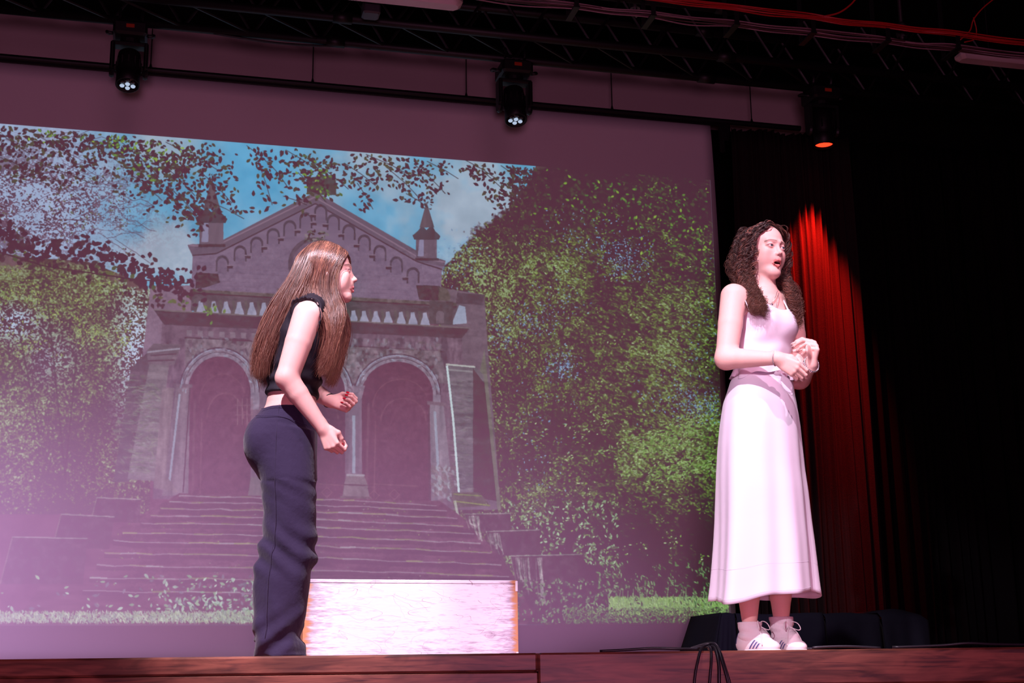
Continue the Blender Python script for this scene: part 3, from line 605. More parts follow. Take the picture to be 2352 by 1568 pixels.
drape('stage_curtain', float(at(2212, 900, YCU)[0]), float(at(2560, 900, YCU)[0]), YCU, YCU-.06, 0.012, zct, 9, 0.030, DRAPE, 'black pleated curtain at the far right edge', 8)

# ================================================================== TRUSS
YT = 6.95
w2 = 0.145
def truss():
    b0 = at(-120, 21, YT); b1 = at(2480, 258, YT); zb = float(at(900, 118, YT+w2)[2])+0.024; 
    x0, x1 = float(b0[0])-0.3, float(b1[0])+0.3; zt_ = zb+0.29
    t = thing('lighting_truss', ((x0+x1)/2, YT, zb), 'black box lighting truss running across above the stage', 'truss')
    for (yy, zz) in ((-w2, zb), (w2, zb), (-w2, zt_), (w2, zt_)):
        m_ = MB(); m_.tube([(x0, YT+yy, zz), (x1, YT+yy, zz)], 0.024, 12); m_.build('chord', BLACKM, t, True)
    n = int((x1-x0)/0.36); ex = None
    def bar(p, q):
        m_ = MB(); m_.tube([p, q], 0.008, 6); m_.build('brace', BRACE, t)
    for k in range(n):
        xa, xb, xm = x0+k*0.36, x0+(k+1)*0.36, x0+(k+0.5)*0.36
        for yy in (-w2, w2): bar((xa, YT+yy, zb), (xm, YT+yy, zt_)); bar((xm, YT+yy, zt_), (xb, YT+yy, zb))
        bar((xa, YT-w2, zb), (xb, YT+w2, zb))
    for px in (778, 1640):
        xx = float(at(px, 70, YT)[0])
        for yy in (-w2, w2):
            for zz in (zb, zt_):
                m_ = MB(); m_.tube([(xx-0.05, YT+yy, zz), (xx+0.05, YT+yy, zz)], 0.031, 12); m_.build('coupler', BLACKM, t, True)
    for px in (640, 2070, 1460, 930):
        xx = float(at(px, 60, YT)[0])
        m_ = MB(); m_.tube([(xx, YT, zt_-0.03), (xx, YT, ZC-0.01)], 0.012, 8); m_.lathe([(0.03, -0.03), (0.035, 0), (0.03, 0.05), (0.014, 0.07)], (xx, YT, zt_+0.05), n=10); m_.build('suspension_rod', CHROME, t)
    return t, zb
BRACE = mat('scuffed_black_bar', (0.005, 0.0045, 0.0045), 0.5, 0.2)
CHROME = mat('dull_zinc', (0.20, 0.18, 0.19), 0.35, 0.9)
trs, ZTB = truss()
# sagging cable slung under the truss
p0, p1 = at(490, 84, YT+w2), at(850, 116, YT+w2); p0[2] = p1[2] = ZTB-0.02
m_ = MB(); m_.tube(smooth_path([p0, at(560, 88, YT+w2), at(640, 99, YT+w2), at(730, 105, YT+w2), at(800, 106, YT+w2), p1], 6), 0.006, 6)
tag(m_.build('slack_cable', BLACK, None, True, origin=p0), 'thin black cable sagging beneath the truss between the first two moving lights', 'cable')

# ================================================================== MOVING HEADS
LENSOFF = mat('moving_light_lens_glint', (0.02, 0.02, 0.02), 0.05, emit=(0.62, 0.75, 1.0), es=0.7)  # emission paints the glints onto the lens cells
LENSDK = mat('dark_lens_glass', (0.01, 0.01, 0.012), 0.04)
LENSRED = mat('red_lit_lens', (0.1, 0, 0), 0.2, emit=(1.0, 0.02, 0.006), es=5.0)
REDD = mat('dark_red_display', (0.03, 0.002, 0.002), 0.3, emit=(0.10, 0.004, 0.002), es=0.4)
def moving_head(px, py_top, py_bot, tilt, label, red=False, glow=3, D=YT+w2):
    yy = D; a = at(px, py_top, yy); b = at(px, py_bot, yy); H = float(a[2]-b[2]); x = float(a[0]); zt_ = float(a[2])
    s_ = H/0.36
    t = thing('moving_head_light', (x, yy, zt_), label, 'stage light', 'moving head lights under the truss')
    P = lambda u, v, w_: np.array([x+u*s_, yy+v*s_, zt_+w_*s_])
    m_ = MB()                                           # base
    m_.box(P(0, 0, -0.055), np.array((0.17, 0.19, 0.075))*s_, None, 0.012*s_); m_.build('base', BLACK, t)
    for sx in (-1, 1):
        m_ = MB(); m_.tube(smooth_path([P(sx*0.085, 0.05, -0.03), P(sx*0.112, 0.05, -0.035), P(sx*0.116, 0.0, -0.05), P(sx*0.112, -0.05, -0.075), P(sx*0.085, -0.05, -0.08)], 4), 0.009*s_, 6); m_.build('carry_handle', BLACK, t, True)
    for sx in (-0.055, 0.055):                          # hook clamps gripping the chord
        m_ = MB(); m_.tube(smooth_path([P(sx, 0, -0.02), P(sx, 0.0, 0.012), P(sx, -0.03, 0.022), P(sx, -0.035, 0.055), P(sx, -0.01, 0.075)], 4), 0.009*s_, 6); m_.box(P(sx, 0, -0.012), np.array((0.03, 0.05, 0.012))*s_); m_.build('hook_clamp', BLACK, t)
    for k, sx in enumerate((-0.02, 0.012, 0.035)):
        m_ = MB(); m_.tube(smooth_path([P(sx, 0.02, 0.02), P(sx+0.012, -0.04, 0.0), P(sx-0.008, -0.05, -0.012), P(sx, -0.04, -0.03)], 5), 0.006*s_, 6); m_.build('power_lead', BLACK, t, True)
    m_ = MB(); m_.box(P(-0.0, -0.097, -0.05), np.array((0.04, 0.004, 0.018))*s_); m_.build('display', REDD, t)
    m_ = MB()                                           # yoke
    m_.lathe([(0.05*s_, 0), (0.05*s_, -0.02*s_)], P(0, 0, -0.092), n=16)
    m_.box(P(0, 0, -0.118), np.array((0.185, 0.07, 0.022))*s_, None, 0.006*s_)
    for sx in (-1, 1):
        m_.box(P(sx*0.083, 0, -0.185), np.array((0.022, 0.085, 0.15))*s_, None, 0.008*s_)
        m_.lathe([(0.030*s_, -0.012*s_), (0.036*s_, 0), (0.030*s_, 0.012*s_)], P(sx*0.083, 0, -0.262), (1, 0, 0), 14)
    m_.build('yoke', BLACK, t)
    ct, st = math.cos(tilt), math.sin(tilt); ax = np.array([0.0, -st, -ct])  # beam axis
    pv = P(0, 0, -0.235)
    m_ = MB(); m_.lathe([(0.035*s_, -0.095*s_), (0.056*s_, -0.08*s_), (0.062*s_, -0.03*s_), (0.062*s_, 0.03*s_), (0.056*s_, 0.05*s_), (0.058*s_, 0.055*s_), (0.060*s_, 0.12*s_), (0.055*s_, 0.122*s_), (0.053*s_, 0.105*s_)], pv, ax, 24)
    head = m_.build('head', BLACK, t, True)
    m_ = MB()
    for k in range(12):
        an = 2*PI*k/12; u = np.array([math.cos(an), math.sin(an)*ct, -math.sin(an)*st]); m_.box(pv+ax*0.0*s_+u*0.063*s_, np.array((0.006, 0.006, 0.05))*s_)
    m_.build('cooling_fins', BLACK, head, origin=head['o0'])['kind'] = 'stuff'
    m_ = MB(); m_.lathe([(0.0501*s_, 0.104*s_), (0.0501*s_, 0.108*s_), (0.001, 0.112*s_)], pv, ax, 24)
    if red:
        m_.build('lens', LENSRED, t, True)
    else:
        m_.build('lens', LENSDK, t, True)
        v0 = np.array([0, ct, -st])
        for k in range(7):
            an = 2*PI*k/6+PI/6; rr = 0 if k == 6 else 0.031*s_
            c = pv+ax*0.112*s_+rr*(np.array([1.0, 0, 0])*math.cos(an)+v0*math.sin(an))
            m_ = MB(); m_.lathe([(0.0125*s_, 0), (0.011*s_, 0.004*s_), (0.004*s_, 0.006*s_)], c, ax, 12)
            m_.build('lens_cell', LENSOFF if k in (6, 0, 2, 1)[:glow+1] else LENSDK, t, True)
    return t, pv+ax*0.125*s_, ax
moving_head(301, 57, 207, 0.30, 'black moving head light with white lens cells, leftmost of the three under the truss')
moving_head(1180, 144, 286, 0.30, 'black moving head light with white lens cells, middle of the three under the truss')
_, rp, rax = moving_head(1884, 203, 336, 0.0, 'black moving head light with its lens glowing red, rightmost under the truss', True)
lamp('SPOT', 'red_beam', tuple(rp), tuple(rp+np.array([-.02, .27, -1.0])), 1500, (1.0, 0.012, 0.006), 0.02, 42, 0.8)

# ================================================================== CEILING SERVICES
TUBE = mat('unlit_batten_diffuser', (0.50, 0.42, 0.43), 0.5)
def fluoro(px0, py0, px1, py1, Y, label, dz=0.05):
    a, b = at(px0, py0, Y), at(px1, py1, Y); c = (a+b)/2; L = abs(b[0]-a[0])
    t = thing('fluorescent_batten', c, label, 'ceiling light')
    m_ = MB(); m_.box((c[0], Y, c[2]), (L, 0.10, dz), None, 0.018); m_.build('diffuser', TUBE, t)
    m_ = MB(); m_.box((c[0], Y, c[2]+dz/2+0.012), (L-0.02, 0.07, 0.024), None, 0.004); m_.build('housing', BLACKM, t)
    for k in (-0.3, 0.3):
        m_ = MB(); m_.tube([(c[0]+k*L, Y, c[2]+dz/2+0.02), (c[0]+k*L, Y, ZC-0.01)], 0.004, 6); m_.build('hanger', BLACKM, t)
    return t
fluoro(640, -34, 1060, 8, 6.2, 'pale unlit tube light cut by the top edge of the picture')
fluoro(2200, 135, 2560, 160, 6.5, 'pale unlit tube light at the upper right corner')
# black junction box
c = at(852, 22, 6.4); t = thing('ceiling_box', c, 'small black box beside the pale tube light at the top', 'equipment box')
m_ = MB(); m_.box(c, (0.085, 0.09, 0.075), None, 0.008); m_.build('case', mat('grey_black_case', (0.03, 0.028, 0.034), 0.5), t)
m_ = MB(); m_.tube([c+np.array([0, 0, 0.03]), (c[0], c[1], ZC-0.01)], 0.008, 8); m_.build('drop_rod', BLACKM, t)
# cable runs
REDC = mat('red_cable', (0.36, 0.008, 0.008), 0.5); PALEC = mat('pale_pink_cable', (0.20, 0.11, 0.13), 0.5); DARKC = mat('dark_cable', (0.05, 0.02, 0.02), 0.5)
YC = 5.6
r_ = np.random.default_rng(21)
bxs = [1050, 1315, 1490, 1680, 1855, 2025, 2185, 2420]
def ln(px, a, b): return a+b*(px-1500)
tray = thing('cable_hanger_row', at(1700, 60, YC), 'row of black cable brackets under the ceiling at upper right', 'cable tray')
for px in bxs[1:]:
    a = at(px, ln(px, 45, 0.107), YC); a2 = at(px, ln(px, -8, 0.121), YC)
    m_ = MB(); m_.box((a[0], YC, a[2]-0.012), (0.028, 0.14, 0.008)); m_.box((a[0], YC+0.066, (a[2]+ZC)/2), (0.02, 0.008, ZC-a[2])); m_.box((a[0], YC-0.066, a[2]+0.02), (0.02, 0.006, 0.06)); m_.build('bracket', BLACKM, tray)
def run(m, root, offs, slope, y0, r, sag, seed, x0=1030, x1=2460, Y=YC):
    r2 = np.random.default_rng(seed); pts = []; xs_ = [x for x in bxs if x0 <= x <= x1]
    for i, px in enumerate(xs_):
        pts.append(at(px, ln(px, y0+offs, slope)+r2.normal(0, 0.6), Y+r2.uniform(-0.03, 0.03)))
        if i < len(xs_)-1:
            mx = (px+xs_[i+1])/2; pts.append(at(mx, ln(mx, y0+offs+sag*r2.uniform(0.3, 1.2), slope)+r2.normal(0, 1.3), Y+r2.uniform(-0.03, 0.03)))
    m_ = MB(); m_.tube(smooth_path(pts, 6), r, 6); return m_.build('cable', m, root, True)
rb1 = thing('red_cable_bundle', at(1500, -2, YC), 'bundle of red cables running along the brackets at the upper right', 'cables')
rb2 = thing('pale_cable_bundle', at(1500, 26, YC), 'bundle of pale and dark cables running just below the red bundle', 'cables')
for k, of in enumerate((-9, -6, -3.5, -1, 2)): run(REDC, rb1, of, 0.118, -2, 0.0036, 3.5, 40+k, 1315)
for k, of in enumerate((0, 3, 6, 9, 12, 15)): run((PALEC, DARKC, PALEC, DARKC, DARKC, PALEC)[k], rb2, of, 0.110, 26, 0.0032, 4, 60+k)
m_ = MB(); m_.tube(smooth_path([at(1892, 38, YC), at(1925, 30, YC), at(1950, 14, YC), at(1968, -6, YC), at(1990, -40, YC)], 6), 0.0045, 6)
tag(m_.build('red_cable', REDC, None, True, origin=at(1892, 38, YC)), 'single red cable branching upward from the red bundle near the top', 'cable')
m_ = MB(); m_.tube(smooth_path([at(2205, 92, YC), at(2228, 70, YC), at(2236, 45, YC), at(2258, 18, YC), at(2290, -8, YC)], 6), 0.0035, 6); m_.tube(smooth_path([at(2236, 40, YC), at(2243, 70, YC), at(2238, 90, YC), at(2215, 97, YC)], 6), 0.003, 6)
tag(m_.build('looped_red_cable', REDC, None, True, origin=at(2205, 92, YC)), 'dark red cable with a small loop near the upper right corner', 'cable')

# ================================================================== BOX, RISER
def worn(name):
    m = bpy.data.materials.new(name); m.use_nodes = True; nt = m.node_tree; N = nt.nodes; L = nt.links; b = N['Principled BSDF']
    def new(t, **k):
        n = N.new(t)
        for a, v in k.items(): setattr(n, a, v)
        return n
    tc = new('ShaderNodeTexCoord'); sep = new('ShaderNodeSeparateXYZ'); L.new(tc.outputs['Generated'], sep.inputs[0])
    def M(op, a, b_=None, c=None, cl=False):
        n = new('ShaderNodeMath', operation=op); n.use_clamp = cl
        for i, v in enumerate((a, b_, c)):
            if v is None: continue
            if isinstance(v, (int, float)): n.inputs[i].default_value = v
            else: L.new(v, n.inputs[i])
        return n.outputs[0]
    def noise_(scale, vec, det=6, dist=0.0):
        mp = new('ShaderNodeMapping'); mp.inputs['Scale'].default_value = vec; L.new(tc.outputs['Object'], mp.inputs[0])
        n = new('ShaderNodeTexNoise'); n.inputs['Scale'].default_value = scale; n.inputs['Detail'].default_value = det; n.inputs['Distortion'].default_value = dist; L.new(mp.outputs[0], n.inputs[0]); return n.outputs[0]
    def mix(f, a, c):
        n = new('ShaderNodeMix', data_type='RGBA'); L.new(f, n.inputs[0])
        for i, v in ((6, a), (7, c)):
            if isinstance(v, tuple): n.inputs[i].default_value = (*v, 1)
            else: L.new(v, n.inputs[i])
        return n.outputs[2]
    ex = M('MULTIPLY', M('ABSOLUTE', M('SUBTRACT', sep.outputs[0], 0.5)), 2.0)           # 0 centre, 1 ends
    streak = noise_(4, (1.6, 6, 14), 8, 0.6); fine = noise_(14, (2.0, 8, 12), 8, 0.3); big = noise_(2.2, (1, 1, 1.8), 3)
    low = M('SUBTRACT', 1.0, sep.outputs[2])
    wearx = M('POWER', ex, 9.0)
    dirty = M('MULTIPLY_ADD', M('ADD', M('MULTIPLY', streak, 0.55), M('MULTIPLY', fine, 0.55)), 1.0, M('MULTIPLY', wearx, 0.34))
    dirty = M('ADD', dirty, M('MULTIPLY', M('MULTIPLY', low, low), 0.05)); dirty = M('ADD', dirty, M('MULTIPLY', M('SUBTRACT', big, 0.5), 0.24))
    dark = M('MULTIPLY', M('SUBTRACT', dirty, 0.585), 5.5, cl=True)
    tan = M('MULTIPLY', M('SUBTRACT', M('ADD', M('MULTIPLY', ex, 1.0), M('MULTIPLY', M('SUBTRACT', streak, 0.5), 0.20)), 0.925), 22.0, cl=True)
    col = mix(M('MULTIPLY', dark, 0.62), (0.80, 0.74, 0.80), (0.20, 0.13, 0.24))
    col = mix(tan, col, (0.52, 0.24, 0.11))
    # long thin scratches
    for (sc_, rot, wdt) in ((5.2, 0.25, 0.010), (4.6, -0.12, 0.012), (6.1, 1.35, 0.008), (7.0, 0.9, .008)):
        mp = new('ShaderNodeMapping'); mp.inputs['Rotation'].default_value = (0, rot, 0); mp.inputs['Scale'].default_value = (0.5, 1, 1.6); L.new(tc.outputs['Object'], mp.inputs[0])
        n = new('ShaderNodeTexNoise'); n.inputs['Scale'].default_value = sc_; n.inputs['Detail'].default_value = 1.5; n.inputs['Distortion'].default_value = 0.25; L.new(mp.outputs[0], n.inputs[0])
        ln_ = M('LESS_THAN', M('ABSOLUTE', M('SUBTRACT', n.outputs[0], 0.5)), wdt*0.10); gate = M('GREATER_THAN', noise_(7, (1, 1, 1), 2), 0.47)
        col = mix(M('MULTIPLY', M('MULTIPLY', ln_, gate), 0.6), col, (0.16, 0.08, 0.10))
    L.new(col, b.inputs['Base Color']); b.inputs['Roughness'].default_value = 0.6
    bp = new('ShaderNodeBump'); bp.inputs['Strength'].default_value = 0.2; bp.inputs['Distance'].default_value = 0.003; L.new(fine, bp.inputs['Height']); L.new(bp.outputs[0], b.inputs['Normal'])
    return m
YX = 6.75
bl_, br_ = at(694, 1500, YX), at(1191, 1500, YX); bt = at(960, 1331, YX); hb = float(bt[2]); bw = float(br_[0]-bl_[0]); bc = (bl_[0]+br_[0])/2
box = thing('painted_wooden_box', (bc, YX+0.2, 0), 'worn white painted wooden box standing on the stage behind the performer in black', 'box')
WORN = worn('chipped_white_paint_on_wood'); ENDM = mat('worn_edge_wood', (0.55, 0.27, 0.14), 0.6, var=0.4, vscale=30)
m_ = MB(); m_.box((bc, YX+0.009, hb/2-0.0095), (bw-0.001, 0.018, hb-0.0188), None, 0.001); m_.build('front_panel', WORN, box)
m_ = MB(); m_.box((bc, YX+0.431, hb/2-0.010), (bw-0.004, 0.018, hb-0.024), None, 0.002); m_.build('back_panel', WORN, box)
for sx in (-1, 1):
    m_ = MB(); m_.box((bc+sx*(bw/2-0.011), YX+0.22, hb/2-0.010), (0.018, 0.402, hb-0.024), None, 0.002); m_.build('end_panel', WORN, box)
m_ = MB(); m_.box((bc, YX+0.22, hb-0.009), (bw, 0.442, 0.018), None, 0.003); m_.build('lid', WORN, box)
for z_, w_ in ((hb*0.93, 0.05), (hb*0.1, 0.03)):
    m_ = MB(); m_.box((bc+bw/2-0.006, YX-0.0005, z_), (0.012, 0.003, w_), None, 0.001); m_.build('chipped_corner', mat('chip_paint', (0.75, 0.7, 0.75), 0.6), box)

# black cloth over a low riser at right rear
CLOTH = mat('black_cotton_cover', (0.0022, 0.0022, 0.0055), 0.9, spec=0.1, bump=0.3, bscale=25)
YV = 6.72
rx0, rx1 = float(at(1588, 1412, YV+0.40)[0]), float(at(2122, 1460, YV)[0]); rz = float(at(1700, 1408, YV)[2])
riser = thing('covered_riser', ((rx0+rx1)/2, YV+0.25, 0), 'low platform under black cloth on the stage behind the performer in white', 'platform')
edges = [rx0, float(at(1690, 1460, YV)[0]), float(at(1890, 1460, YV)[0]), float(at(2014, 1460, YV)[0]), rx1]
r_ = np.random.default_rng(4)
for k in range(4):
    xa, xb = edges[k], edges[k+1]; V = []; F = []; n = 22; rows = 16; ph = r_.uniform(0, 6)
    for j in range(rows+1):
        for i in range(n+1):
            u = i/n; x = xa+(xb-xa)*u+0.004*k
            if j <= 6: y = YV+0.40-(0.40)*j/6; z = rz+0.004*math.sin(u*5+ph)*(1 if k < 3 else 2.5)+(0.018*math.sin(u*PI) if k == 3 else 0)
            else:
                v = (j-6)/(rows-6); y = YV-0.012*k-(0.012*math.sin(u*9+ph)+0.008*math.sin(u*17+ph))*v-0.02*v; z = max(rz*(1-v), 0.004)+0.002
                if k == 0: x -= (1-u)*0.05*v
            if k == 3 and u > 0.9: z -= (u-0.9)*0.15*(1 if j <= 7 else 0); 
            V.append((x, y, z))
    for j in range(rows):
        for i in range(n): a = j*(n+1)+i; F.append((a, a+n+1, a+n+2, a+1))
    o = mk('cover_cloth', V, F, CLOTH, riser, True); s_ = o.modifiers.new('t', 'SOLIDIFY'); s_.thickness = 0.003
V = []; F = []
for j in range(13):                                    # the cloth down the near end
    for i in range(15):
        u, v = i/14, j/12; V.append((rx0-0.004-(0.05+0.05*u)*v-0.008*math.sin(u*11)*v, YV-0.012+0.41*u, max(rz*(1-v), 0.004)+0.003))
F = [(j*15+i, j*15+i+1, j*15+i+16, j*15+i+15) for j in range(12) for i in range(14)]
o = mk('cover_cloth', V, F, CLOTH, riser, True); s_ = o.modifiers.new('t', 'SOLIDIFY'); s_.thickness = 0.003
m_ = MB(); m_.box(((rx0+rx1)/2, YV+0.21, rz/2-0.01), (rx1-rx0-0.04, 0.36, rz-0.03), None, 0.01); m_.build('platform_frame', BLACK, riser)

# ================================================================== CABLES ON THE STAGE EDGE
CBL = mat('black_rubber_cable', (0.018, 0.015, 0.022), 0.38)
def epx(px, up, out):                                  # a point on the stage edge under photo column px
    d = ray(px, 1505); A = np.array([[d[0], -edir[0]], [d[1], -edir[1]]]); s_ = np.linalg.solve(A, (e0-CAM)[:2])
    return e0+edir*s_[1]-ein*out+np.array([0, 0, up])
loops = [([(1575, -0.30, 0.035), (1588, -0.11, 0.03), (1600, -0.03, 0.022), (1612, 0.008, -0.005), (1632, 0.018, -0.04), (1660, 0.008, -0.12)], 'black cable hanging over the stage edge, leftmost strand of the bundle'),
         ([(1612, -0.30, 0.03), (1622, -0.12, 0.03), (1629, -0.04, 0.024), (1631, 0.002, 0.0), (1624, 0.012, -0.04), (1600, 0.008, -0.10)], 'black cable hanging straight down over the stage edge in the middle of the bundle'),
         ([(1652, -0.30, 0.03), (1645, -0.13, 0.03), (1646, -0.05, 0.024), (1642, 0.003, -0.002), (1636, 0.012, -0.03), (1640, 0.008, -0.12)], 'thick black cable dropping over the stage edge right of the middle strand'),
         ([(1686, -0.30, 0.04), (1672, -0.14, 0.035), (1658, -0.05, 0.028), (1648, 0.004, 0.0), (1634, 0.014, -0.04), (1610, 0.01, -0.11)], 'black cable bowing right over the stage edge, outer strand of the bundle'),
         ([(1680, -0.30, 0.05), (1666, -0.13, 0.042), (1655, -0.05, 0.032), (1645, 0.012, 0.0), (1630, 0.022, -0.05), (1600, 0.01, -0.14)], 'black cable bowing right over the stage edge, inner strand of the bundle')]
for k, (pts, lab) in enumerate(loops):
    P_ = [epx(a, b+0.003, c+0.024 if c > -0.06 else c) for a, b, c in pts]; m_ = MB(); m_.tube(smooth_path(P_, 8), 0.0048 if k != 2 else 0.0062, 8)
    tag(m_.build('hanging_cable', CBL, None, True, origin=P_[3]), lab, 'cable', 'cables looped over the stage edge')
for pts, lab in (([(2060, 0.006, -0.05), (2170, 0.010, -0.04), (2230, 0.016, -0.03), (2290, 0.012, -0.03), (2400, 0.008, -0.04)], 'thin black cable lying along the stage edge at right'),
                 ([(1380, 0.005, -0.06), (1440, 0.008, -0.05), (1500, 0.012, -0.04), (1560, 0.009, -0.03), (1608, 0.008, -0.06)], 'thin black cable lying on the stage left of the hanging bundle'),
                 ([(1868, 0.006, -0.10), (1880, 0.006, -0.10), (1890, 0.010, -0.09), (1960, 0.012, -0.09), (2040, 0.006, -0.10)], 'thin black cable lying on the stage right of the white sneakers')):
    P_ = [epx(a, b, c) for a, b, c in pts]; m_ = MB(); m_.tube(smooth_path(P_, 8), 0.0045, 8); tag(m_.build('floor_cable', CBL, None, True, origin=P_[2]), lab, 'cable')
# ================================================================== SIGNED-DISTANCE MODELLER (for bodies and clothes)
def smin(a, b, k):
    if k <= 0: return np.minimum(a, b)
    h = np.maximum(k-np.abs(a-b), 0)/k; return np.minimum(a, b)-h*h*k*0.25
def smax(a, b, k): return -smin(-a, -b, k)
def V3(*a): return np.array(a, float)
def nrm(v): v = np.asarray(v, float); return v/(np.linalg.norm(v)+1e-12)
class Prim:
    def __init__(s, fn, lo, hi, op='u', k=0.02): s.fn, s.lo, s.hi, s.op, s.k = fn, np.asarray(lo, float), np.asarray(hi, float), op, k
def cone(a, b, ra, rb, k=0.02, op='u'):
    a, b = np.asarray(a, float), np.asarray(b, float); ab = b-a; L2 = ab @ ab+1e-12
    def fn(X, Y, Z):
        t = np.clip(((X-a[0])*ab[0]+(Y-a[1])*ab[1]+(Z-a[2])*ab[2])/L2, 0, 1)
        return np.sqrt((X-a[0]-t*ab[0])**2+(Y-a[1]-t*ab[1])**2+(Z-a[2]-t*ab[2])**2)-(ra+(rb-ra)*t)
    r = max(ra, rb); return Prim(fn, np.minimum(a, b)-r, np.maximum(a, b)+r, op, k)
def chain(pts, rs, k=0.02):
    cs = [cone(pts[i], pts[i+1], rs[i], rs[i+1], 0) for i in range(len(pts)-1)]
    def fn(X, Y, Z):
        d = cs[0].fn(X, Y, Z)
        for c in cs[1:]: d = smin(d, c.fn(X, Y, Z), .004)
        return d
    return [Prim(fn, np.min([c.lo for c in cs], 0), np.max([c.hi for c in cs], 0), 'u', k)]
def ell(c, r, R=None, k=0.02, op='u'):                 # R: columns are the ellipsoid axes
    c = np.asarray(c, float); r = np.asarray(r, float); R = np.eye(3) if R is None else np.asarray(R, float)
    def fn(X, Y, Z):
        x, y, z = X-c[0], Y-c[1], Z-c[2]; q = [(x*R[0, i]+y*R[1, i]+z*R[2, i]) for i in range(3)]
        k0 = np.sqrt((q[0]/r[0])**2+(q[1]/r[1])**2+(q[2]/r[2])**2); k1 = np.sqrt((q[0]/r[0]**2)**2+(q[1]/r[1]**2)**2+(q[2]/r[2]**2)**2)
        return k0*(k0-1)/(k1+1e-9)
    m = r.max(); return Prim(fn, c-m, c+m, op, k)
def loft(secs, k=0.03, op='u', ang=0.0, cap=0.02, fold=None):   # secs: (z, cx, cy, a, b) sorted upward; ang turns the section
    S = np.array(sorted(secs), float); zz = S[:, 0]; ca, sa = math.cos(ang), math.sin(ang)
    def fn(X, Y, Z):
        g = [np.interp(Z, zz, S[:, i]) for i in (1, 2, 3, 4)]
        x, y = X-g[0], Y-g[1]; u, v = x*ca+y*sa, -x*sa+y*ca
        d = (np.sqrt((u/g[2])**2+(v/g[3])**2+1e-9)-1)*np.minimum(g[2], g[3])
        if fold is not None: d = d+fold(u, v, Z)
        return smax(d+0*Z, np.maximum(zz[0]-Z, Z-zz[-1])+0*d, cap)
    r = S[:, 3:].max(); return Prim(fn, (S[:, 1].min()-r, S[:, 2].min()-r, zz[0]), (S[:, 1].max()+r, S[:, 2].max()+r, zz[-1]), op, k)
def field(prims, lo, hi, h):
    ax = [np.arange(lo[i], hi[i]+h, h) for i in range(3)]; Fd = np.full([len(a) for a in ax], 0.5, np.float64)
    for p in prims:
        m = p.k+2.5*h; sl = []
        for i in range(3):
            a0 = int(np.searchsorted(ax[i], p.lo[i]-m)); a1 = int(np.searchsorted(ax[i], p.hi[i]+m)); sl.append(slice(a0, a1))
        if any(s_.stop-s_.start < 1 for s_ in sl): continue
        X, Y, Z = ax[0][sl[0]][:, None, None], ax[1][sl[1]][None, :, None], ax[2][sl[2]][None, None, :]
        d = p.fn(X, Y, Z); sub = Fd[tuple(sl)]
        if p.op == 'u': Fd[tuple(sl)] = smin(sub, d, p.k)
        elif p.op == 's': Fd[tuple(sl)] = smax(sub, -d, p.k)
        elif p.op == 'd': Fd[tuple(sl)] = sub+d
    return ax, Fd
CORN = np.array([(i, j, k) for i in (0, 1) for j in (0, 1) for k in (0, 1)])
EDG = [(a, b) for a in range(8) for b in range(a+1, 8) if np.abs(CORN[a]-CORN[b]).sum() == 1]
def nets(ax, Fd):
    neg = Fd < 0; n = np.array(Fd.shape)-1; cnt = np.zeros(n, np.int8)
    for c in CORN: cnt += neg[c[0]:c[0]+n[0], c[1]:c[1]+n[1], c[2]:c[2]+n[2]]
    act = (cnt > 0) & (cnt < 8); I = np.argwhere(act)
    if len(I) == 0: return np.zeros((0, 3)), np.zeros((0, 4), int)
    val = np.stack([Fd[I[:, 0]+c[0], I[:, 1]+c[1], I[:, 2]+c[2]] for c in CORN], 1)
    acc = np.zeros((len(I), 3)); w_ = np.zeros(len(I))
    for a, b in EDG:
        va, vb = val[:, a], val[:, b]; m = (va < 0) != (vb < 0); t = np.where(m, va/(va-vb+1e-30*(va == vb)), 0)
        p = CORN[a]+t[:, None]*(CORN[b]-CORN[a]); acc += np.where(m[:, None], p, 0); w_ += m
    P = acc/w_[:, None]+I; h = [a[1]-a[0] for a in ax]
    V = np.stack([ax[i][0]+P[:, i]*h[i] for i in range(3)], 1)
    idx = np.full(n, -1, np.int64); idx[tuple(I.T)] = np.arange(len(I)); Q = []
    for d in range(3):
        e1, e2 = [(1, 2), (2, 0), (0, 1)][d]
        sl0 = [slice(None)]*3; sl1 = [slice(None)]*3; sl0[d] = slice(0, -1); sl1[d] = slice(1, None)
        a, b = neg[tuple(sl0)], neg[tuple(sl1)]; E = np.argwhere(a != b)
        ok = (E[:, e1] > 0) & (E[:, e2] > 0) & (E[:, e1] < n[e1]) & (E[:, e2] < n[e2]); E = E[ok]
        s_ = a[tuple(E.T)]; u = np.zeros(3, int); v = np.zeros(3, int); u[e1] = 1; v[e2] = 1
        q = np.stack([idx[tuple((E-u-v).T)], idx[tuple((E-v).T)], idx[tuple(E.T)], idx[tuple((E-u).T)]], 1)
        q[~s_] = q[~s_][:, ::-1]; Q.append(q)
    return V, np.concatenate(Q)
def sculpt(prims, lo, hi, h, fine=()):                 # fine: (lo, hi, h) blocks meshed more finely
    ax, Fd = field(prims, lo, hi, h); V, Q = nets(ax, Fd); Vs = []; Qs = []
    if fine:
        c = V[Q].mean(1); keep = np.ones(len(Q), bool)
        for (a, b, hh) in fine: keep &= ~(((c > np.array(a)+h*0.6) & (c < np.array(b)-h*0.6)).all(1))
        Q = Q[keep]
    Vs.append(V); Qs.append(Q); n = len(V)
    for (a, b, hh) in fine:
        ax, Fd = field(prims, a, b, hh); v, q = nets(ax, Fd); Vs.append(v); Qs.append(q+n); n += len(v)
    V = np.concatenate(Vs); Q = np.concatenate(Qs); used = np.zeros(len(V), bool); used[Q.ravel()] = True
    mp = np.cumsum(used)-1; return V[used], mp[Q]

